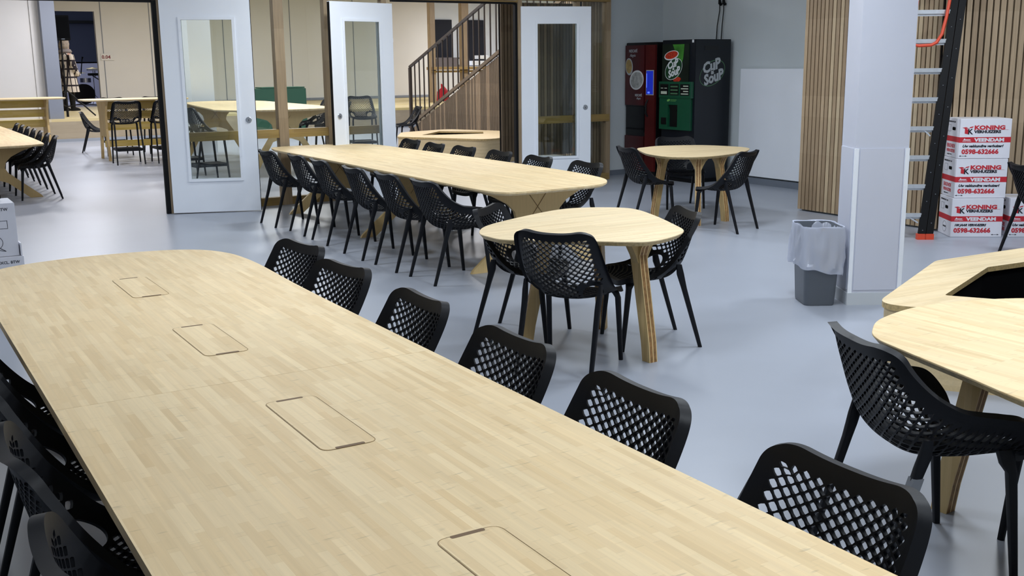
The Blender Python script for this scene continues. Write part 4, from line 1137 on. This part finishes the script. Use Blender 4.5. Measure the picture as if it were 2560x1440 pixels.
# music room behind the stage door
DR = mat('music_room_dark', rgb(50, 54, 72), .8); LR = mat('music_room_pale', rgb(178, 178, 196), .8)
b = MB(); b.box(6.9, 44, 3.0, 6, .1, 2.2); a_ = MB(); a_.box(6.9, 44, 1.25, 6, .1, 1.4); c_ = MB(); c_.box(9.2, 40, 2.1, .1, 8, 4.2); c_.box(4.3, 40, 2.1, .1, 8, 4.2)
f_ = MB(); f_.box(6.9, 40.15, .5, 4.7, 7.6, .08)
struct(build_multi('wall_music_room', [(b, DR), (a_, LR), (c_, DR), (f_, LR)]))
b = MB(); b.box(7.3, 43.9, 3.42, 2.2, .08, .10); b.box(6.95, 43.9, 2.7, .1, .08, 1.5); struct(b.build('window_1', M['black']))
lamp(6.8, 40.5, 3.9, .6, .6, 75, (.8, .85, 1))
# drum kit
CH = mat('chrome', rgb(190, 190, 196), .25, .9); BR = mat('cymbal_brass', rgb(176, 156, 96), .3, .8)
t = thing('drum_kit', 'drum kit with black bass drum and brass cymbal in the room behind the stage', 'drums', (6.55, 38.6, .54))
b = MB()
R = lambda y, r: [(r * math.cos(2 * PI * i / 28), y, .34 + r * math.sin(2 * PI * i / 28)) for i in range(28)]
b.loft([R(-.2, .33), R(.2, .33)]); b.build('bass_drum', M['black'], t)
b = MB(); b.lathe([(.17, 0), (.17, .14)], 20, .05, -.25, .72); b.build('snare_drum', CH, t)
b = MB(); b.lathe([(.01, .05), (.10, .03), (.25, 0), (.10, .025)], 24, .35, 0, 1.16); b.build('cymbal', BR, t)
b = MB(); b.lathe([(.01, .03), (.22, 0)], 24, -.05, .1, 1.02); b.build('cymbal', BR, t)
b = MB(); b.tube([(.35, 0, .1), (.35, 0, 1.2)], .012); 
for a in (0, 2.1, 4.2): b.tube([(.35, 0, .3), (.35 + .25 * math.cos(a), .25 * math.sin(a), .01)], .01)
b.build('cymbal_stand', CH, t)
b = MB(); b.tube([(-.05, -.1, 1.0), (.02, -.1, 1.45), (.05, -.1, 1.55)], [.02, .015, .03]); b.build('microphone_boom', M['black'], t)
t = thing('keyboard_stand', 'keyboard on a crossed black stand in the room behind the stage', 'keyboard', (7.12, 38.0, .54))
b = MB(); b.box(-.1, 0, .98, .75, .3, .08, bev=.01); b.build('keyboard', M['black'], t)
b = MB(); b.box(-.15, 0, 1.13, .7, .28, .05, bev=.01); b.build('upper_keyboard', CH, t)
b = MB(); b.bar((-.35, 0, .94), (.35, 0, .45), .03, .03); b.bar((.35, 0, .45), (-.2, 0, .01), .03, .03); b.bar((-.25, .1, 1.1), (-.25, .1, .9), .02, .02); b.build('stand', M['black'], t)
# speaker on tripod
t = thing('speaker_stand', 'black tripod stand carrying the loudspeaker on the stage', 'stand', (4.50, 29.0, STH))
b = MB(); b.tube([(0, 0, .0), (0, 0, .75)], .03, 12); b.tube([(0, 0, .75), (0, 0, 1.858)], .02, 12); b.build('pole', M['black'], t)
for a in (-.35, 2.5, 4.3):
    b = MB(); b.tube([(0, 0, .68), (.66 * math.cos(a), .66 * math.sin(a), .02)], .018); b.tube([(0, 0, .25), (.36 * math.cos(a), .36 * math.sin(a), .32)], .012); b.build('leg', M['black'], t)
b = MB(); b.lathe([(.045, .62), (.045, .76)], 14); b.lathe([(.035, 1.2), (.035, 1.28)], 14); b.build('collar', M['black'], t)
t = thing('loudspeaker', 'black loudspeaker on its tripod stand in front of the stage door', 'speaker', (4.53, 29.0, STH + 1.86))
b = MB(); R = lambda z, s: [(x * s, y * s, z) for x, y in ((-.17, -.16), (.17, -.16), (.12, .17), (-.12, .17))]
b.loft([R(0, .96), R(.02, 1), R(.58, 1), R(.60, .96)]); b.build('cabinet', mat('speaker_black', rgb(5, 6, 8), .8, spec=.15), t)
b = MB(); b.box(0, -.163, .31, .31, .008, .50, bev=.003); b.build('grille', mat('speaker_grille', rgb(6, 7, 9), .9, spec=.1), t)
b = MB(); b.box(0, -.168, .03, .08, .004, .018); b.build('badge', M['skirt'], t)
# person in a plaid coat
PL = bpy.data.materials.new('plaid_wool'); PL.use_nodes = True
nt = PL.node_tree; pb = nt.nodes['Principled BSDF']; pb.inputs['Roughness'].default_value = .9
tc = nt.nodes.new('ShaderNodeTexCoord'); sx_ = nt.nodes.new('ShaderNodeSeparateXYZ'); nt.links.new(tc.outputs['Object'], sx_.inputs[0])
def band(out, freq, width, phase=0.0):
    a = nt.nodes.new('ShaderNodeMath'); a.operation = 'MULTIPLY_ADD'; a.inputs[1].default_value = freq; a.inputs[2].default_value = phase; nt.links.new(out, a.inputs[0])
    f = nt.nodes.new('ShaderNodeMath'); f.operation = 'FRACT'; nt.links.new(a.outputs[0], f.inputs[0])
    l = nt.nodes.new('ShaderNodeMath'); l.operation = 'LESS_THAN'; l.inputs[1].default_value = width; nt.links.new(f.outputs[0], l.inputs[0]); return l.outputs[0]
h1 = band(sx_.outputs['Z'], 4.6, .20); v1 = band(sx_.outputs['X'], 9, .24, .3); v2 = band(sx_.outputs['Y'], 9, .20, .7)
mxx = nt.nodes.new('ShaderNodeMath'); mxx.operation = 'MAXIMUM'; nt.links.new(h1, mxx.inputs[0]); nt.links.new(v1, mxx.inputs[1])
mxy = nt.nodes.new('ShaderNodeMath'); mxy.operation = 'MAXIMUM'; nt.links.new(mxx.outputs[0], mxy.inputs[0]); nt.links.new(v2, mxy.inputs[1])
mc = nt.nodes.new('ShaderNodeMix'); mc.data_type = 'RGBA'; mc.inputs['A'].default_value = rgb(206, 196, 184); mc.inputs['B'].default_value = rgb(34, 28, 36)
nt.links.new(mxy.outputs[0], mc.inputs['Factor']); nt.links.new(mc.outputs['Result'], pb.inputs['Base Color'])
SK = mat('skin', rgb(214, 168, 148), .6)
t = thing('person', 'person in a long plaid coat and black boots behind the loudspeaker', 'person', (5.20, 33.0, STH), -1.2)
t.scale = (1.2, 1.2, 1.05)
# local: +Y is forward
def oval(x, y, z, rx, ry, n=16): return [(x + rx * math.cos(2 * PI * i / n), y + ry * math.sin(2 * PI * i / n), z) for i in range(n)]
me = bpy.data.meshes.new('body')
V = [(0, 0, .98), (0, .0, 1.2), (0, 0, 1.45), (0, .01, 1.56), (0, .02, 1.66), (0, .025, 1.78), (.17, 0, 1.45), (.23, .02, 1.18), (.21, .12, .98), (.20, .18, .92), (-.17, 0, 1.45), (-.23, .02, 1.18), (-.21, .12, .98), (-.20, .18, .92),
     (.09, 0, .9), (.10, .04, .5), (.10, .02, .10), (.10, .14, .04), (-.09, 0, .9), (-.10, -.06, .5), (-.10, -.10, .10), (-.10, .02, .04)]
E_ = [(0, 1), (1, 2), (2, 3), (3, 4), (4, 5), (2, 6), (6, 7), (7, 8), (8, 9), (2, 10), (10, 11), (11, 12), (12, 13), (0, 14), (14, 15), (15, 16), (16, 17), (0, 18), (18, 19), (19, 20), (20, 21)]
Rr = [.14, .13, .12, .055, .095, .085, .07, .045, .032, .03, .07, .045, .032, .03, .085, .055, .04, .035, .085, .055, .04, .035]
me.from_pydata(V, E_, []); po_b = bpy.data.objects.new('body', me); COL.objects.link(po_b); po_b.parent = t
md = po_b.modifiers.new('skin', 'SKIN'); 
for k, r in enumerate(Rr): me.skin_vertices[0].data[k].radius = (r, r)
me.skin_vertices[0].data[0].use_root = True
po_b.modifiers.new('sub', 'SUBSURF').levels = 2; me.materials.append(SK)
b = MB(); b.loft([oval(0, 0, .50, .30, .24), oval(0, 0, .75, .27, .21), oval(0, 0, 1.05, .24, .18), oval(0, 0, 1.3, .24, .17), oval(0, 0, 1.47, .21, .14), oval(0, .01, 1.56, .10, .09), oval(0, .01, 1.60, .085, .085)])
for s in (-1, 1): b.tube([(.19 * s, 0, 1.47), (.25 * s, .02, 1.2), (.23 * s, .10, 1.0), (.21 * s, .16, .94)], [.085, .08, .065, .06], 12)
b.build('coat', PL, t, smooth=True)
b = MB(); b.lathe([(.13, 1.52), (.16, 1.56), (.13, 1.62), (.09, 1.64)], 16); b.build('scarf', mat('grey_scarf', rgb(130, 122, 120), .9), t, smooth=True)
b = MB(); b.loft([oval(0, -.02, 1.60, .07, .06), oval(0, -.02, 1.66, .115, .11), oval(0, -.01, 1.76, .12, .12), oval(0, 0, 1.85, .10, .10), oval(0, 0, 1.89, .04, .04)]); b.build('hair', mat('grey_blond_hair', rgb(150, 138, 126), .8, noise=.3, nscale=30), t, smooth=True)
for s, dy in ((1, .02), (-1, -.10)):
    b = MB(); b.loft([oval(.10 * s, dy - .01, .50, .07, .075), oval(.10 * s, dy, .25, .06, .065), oval(.10 * s, dy, .10, .05, .06), oval(.10 * s, dy + .04, .07, .05, .10), oval(.10 * s, dy + .06, .03, .05, .13), oval(.10 * s, dy + .06, .0, .045, .12)]); b.build('boot', M['black'], t, smooth=True)
# ------------------------------------------------------------------ stair with slatted side and steel rail
SXP = 11.2
y0s, y1s = 23.3, 16.2
tf = lambda x: max(.06, .27 + (x - .2) * .402)
L = y0s - y1s
root = slat_wall('wall_stair_side', SXP, y0s, SXP, y1s, .05, 3, pitch=.064, w=.044, d=.035, mats=('slat_d', 'slat_d', 'slat_b'), topfn=tf, depth=.05)
t = thing('stair_railing', 'dark steel stair railing with thin vertical bars', 'railing', (SXP - .05, y0s, 0))
b = MB(); b.bar((0, -.05, .30), (0, -L, tf(L) + .03), .05, .07); b.build('stringer', M['slat_d'], t)
zr = lambda x: 1.62 + x * .355
b = MB(); b.bar((0, -.15, zr(.15)), (0, -L, zr(L)), .05, .055); b.build('handrail', M['rail'], t)
b = MB(); b.box(0, -.17, .83, .06, .07, 1.66); b.build('newel_post', M['rail'], t)
b = MB(); x = .42
while x < L:
    b.box(0, -x, (tf(x) + zr(x)) / 2, .022, .03, zr(x) - tf(x)); x += .235
b.build('balusters', M['rail'], t)
b = MB()
for k in range(18): b.box(11.8, y0s - .25 - k * .39, -.04 + k * .157 / 1 if k else .03, 1.1, .39, .05)
o = b.build('stair_steps', M['stagewood']); tag(o, 'flight of wooden stairs behind the slatted side wall', 'stairs')
# kitchen corner right of the back wall
KY = 31.0
t = thing('timber_frame', 'oak posts and beam framing the kitchen hatch behind the stair', 'frame', (0, KY, 0))
b = MB(); PZ, PH = (CEIL + STH) / 2, CEIL - STH; b.box(15.72, 0, PZ, .17, .2, PH).box(16.88, 0, PZ, .25, .2, PH).box(18.62, 0, PZ, .22, .2, PH); b.build('posts', M['frame'], t)
b = MB(); b.box(17.2, 0, 1.60, 3.1, .5, .09); b.box(17.2, 0, 1.50, 3.1, .3, .06); b.build('counter_beam', M['frame_x'], t)
b = MB(); b.box(19.5, 38.0, CEIL / 2, 9, .1, CEIL); b.box(23, 34, CEIL / 2, .1, 8, CEIL); struct(b.build('wall_kitchen', M['white']))
b = MB(); b.box(19.65, 37.9, 1.9, .9, .06, 3.0); b.box(21.15, 37.9, 1.9, .75, .06, 3.0); o = b.build('door_4', mat('dark_doorway', rgb(24, 28, 44), .7)); struct(o)
b = MB(); b.box(18.0, 37.9, 2.1, 1.1, .06, 3.2); b.box(16.9, 37.9, 1.7, .6, .06, 2.5); struct(b.build('door_5', mat('pale_blue_door', rgb(150, 166, 188), .6)))
b = MB(); b.box(20.5, 37.2, .95, 4.2, .7, .9); b.box(20.5, 37.2, 1.43, 4.3, .75, .05); o = b.build('kitchen_counter', M['skirt']); tag(o, 'grey kitchen counter behind the oak hatch', 'counter')
b = MB(); b.box(19.6, 37.2, 1.72, 1.5, .6, .50, bev=.05); o = b.build('coffee_appliance', mat('taupe_appliance', rgb(104, 96, 98), .5)); tag(o, 'taupe appliance standing on the kitchen counter', 'appliance')
for k, (x, z, w_, h_) in enumerate([(18.55, 1.75, .55, .16), (18.75, 1.95, .35, .12), (18.45, 1.62, .75, .06), (18.0, 1.8, .16, .2)]):
    b = MB(); b.box(x, 33.2, z, w_, .4, h_, bev=.01); o = b.build('white_container', M['white']); tag(o, ['white container on the kitchen hatch, the wide middle one', 'white container on the kitchen hatch, the topmost one', 'flat white tray on the kitchen hatch', 'small white cup stack on the kitchen hatch'][k], 'container', 'white containers on the kitchen hatch')
b = MB(); b.box(17.9, 33.2, (1.55 + STH) / 2, 1.9, .55, 1.55 - STH); o = b.build('serving_cabinet', M['white']); tag(o, 'white cabinet under the kitchen hatch beyond the stair', 'cabinet')
t = thing('red_bag', 'red bag standing on the floor behind the stair rail', 'bag', (16.6, 32.0, STH))
b = MB(); b.loft([oval(0, 0, 0, .22, .16), oval(0, 0, .30, .20, .14), oval(.02, 0, .42, .08, .06), oval(-.05, 0, .55, .02, .02)]); b.build('bag_body', mat('red_fabric', rgb(190, 30, 48), .7), t, smooth=True)
# ------------------------------------------------------------------ hall furniture
GRN = mat('green_cabinet', rgb(38, 84, 62), .6)
t = thing('green_cabinet', 'dark green cabinet behind the bar-height table in the hall', 'cabinet', (8.95, 26.2, 0))
b = MB(); b.box(0, 0, .60, 1.35, .55, 1.18, bev=.01); b.build('body', GRN, t); b = MB(); b.box(.1, 0, 1.21, 1.1, .5, .03); b.build('top', GRN, t)
STP = .0
bar1 = make_chair('bar_stool', 'black lattice bar stool behind the left door window, nearest', R_A, (4.55, 16.6, 0), facing(1, .1), bar=True, group='bar stools in the hall')
for x, y, fx, fy, lb in [(4.55, 17.9, 1, 0, 'black lattice bar stool behind the left door window, farther one'), (6.75, 17.1, -1, 0, 'black lattice bar stool right of the bar-height table, nearest'), (6.85, 18.2, -1, .1, 'black lattice bar stool right of the bar-height table, farther one'),
                     (8.40, 19.6, -.2, -1, 'black bar stool seen through the centre door window'), (4.20, 20.75, .05, 1, 'black lattice bar stool at the slatted high table, seen from behind'),
                     (4.90, 20.7, .0, 1, 'black bar stool at the high table, half hidden by the door frame'), (4.45, 22.9, 0, -1, 'black bar stool on the far side of the slatted high table'), (5.3, 23.0, 0, -1, 'black bar stool on the far side, right of the slatted high table')]:
    copy_thing(bar1, (x, y, 0), facing(fx, fy), lb, 'bar stools in the hall')
copy_thing(proto, (4.28, 24.1, 0), facing(1, -.25), 'black lattice chair left of the slatted high table in the hall')
copy_thing(proto, (10.3, 21.6, 0), facing(-1, .2), 'black chair behind the stair railing')
O = [(1.05, 3.0), (1.0, 3.2), (.6, 3.28), (-.2, 3.28), (-.6, 3.2), (-.72, 2.8), (-.74, 0), (-.72, -2.9), (-.6, -3.25), (-.2, -3.35), (.3, -3.35), (.62, -3.22), (.74, -2.9), (.78, 0)]
O = [(.70, 2.9), (.60, 3.15), (.3, 3.25), (-.3, 3.25), (-.6, 3.15), (-.70, 2.8), (-.72, 0), (-.70, -2.8), (-.6, -3.15), (-.2, -3.3), (.3, -3.3), (.60, -3.15), (.71, -2.8), (.73, 0)]
long_table('meeting_table', 'pale bamboo table at the far left edge with a row of black chairs', 1.42, 18.85, O, None, [], trestles=(-2.75, 0, 2.7), beam=(-2.7, 2.7), cross=False)
for k in range(7):
    copy_thing(proto, (2.0, 15.95 + k * .68, 0), facing(-1, .12), 'black lattice chair right of the far left table, %s of seven' % ['nearest', 'second nearest', 'third nearest', 'middle one', 'third from the far end', 'second from the far end', 'farthest'][k], 'row of chairs at the far left table')
O = [(1.0, 0.9), (.95, 2.0), (.4, 2.5), (-.2, 2.4), (-.55, 1.6), (-.95, -1.4), (-1.0, -2.0), (-.7, -2.5), (.1, -2.75), (.7, -2.5), (.95, -1.4)]
long_table('bar_table', 'bar-height bamboo table behind the glass partition', 5.95, 19.4, O, None, [], z=1.06, tz=1.03, trestles=(-2.35, 1.7), beam=(-2.35, 1.7), hw=.80, foot=.74)
def high_table(label, cx, y, w_, d_=1.1, z=1.15, left_open=True):
    t = thing('high_table', label, 'table', (cx, y, 0), 0)
    pts = round_poly([(-w_ / 2, -d_ / 2), (w_ / 2, -d_ / 2), (w_ / 2, d_ / 2), (-w_ / 2, d_ / 2)], [.3] * 4, 6)
    top_slab(pts, z).build('tabletop', M['bamboo_x'], t)
    for s in (-1, 1):
        b = MB(); x = s * (w_ / 2 - .38)
        pr = [(-.50, z - .03), (.50, z - .03), (.40, z - .12), (.30, z - .3), (.30, .6), (.42, 0), (.32, 0), (.20, .45), (-.20, .45), (-.32, 0), (-.42, 0), (-.30, .6), (-.30, z - .3), (-.40, z - .12)]
        b.loft([[(x - .02, yy, zz) for yy, zz in pr], [(x + .02, yy, zz) for yy, zz in pr]]); b.build('trestle_panel', M['ply_z'], t)
    b = MB()
    for zz, h_ in ((z - .12, .15), (z - .31, .15), (z - .52, .15), (.30, .12)): b.box(0, 0.0, zz, w_ - .76, .03, h_)
    b.build('cross_boards', M['ply_x'], t)
    return t
high_table('high bamboo table with cross boards left of the open door leaf', 4.62, 21.9, 1.95)
high_table('high bamboo table with cross boards at the far left in front of the stage', 2.2, 24.2, 3.0)
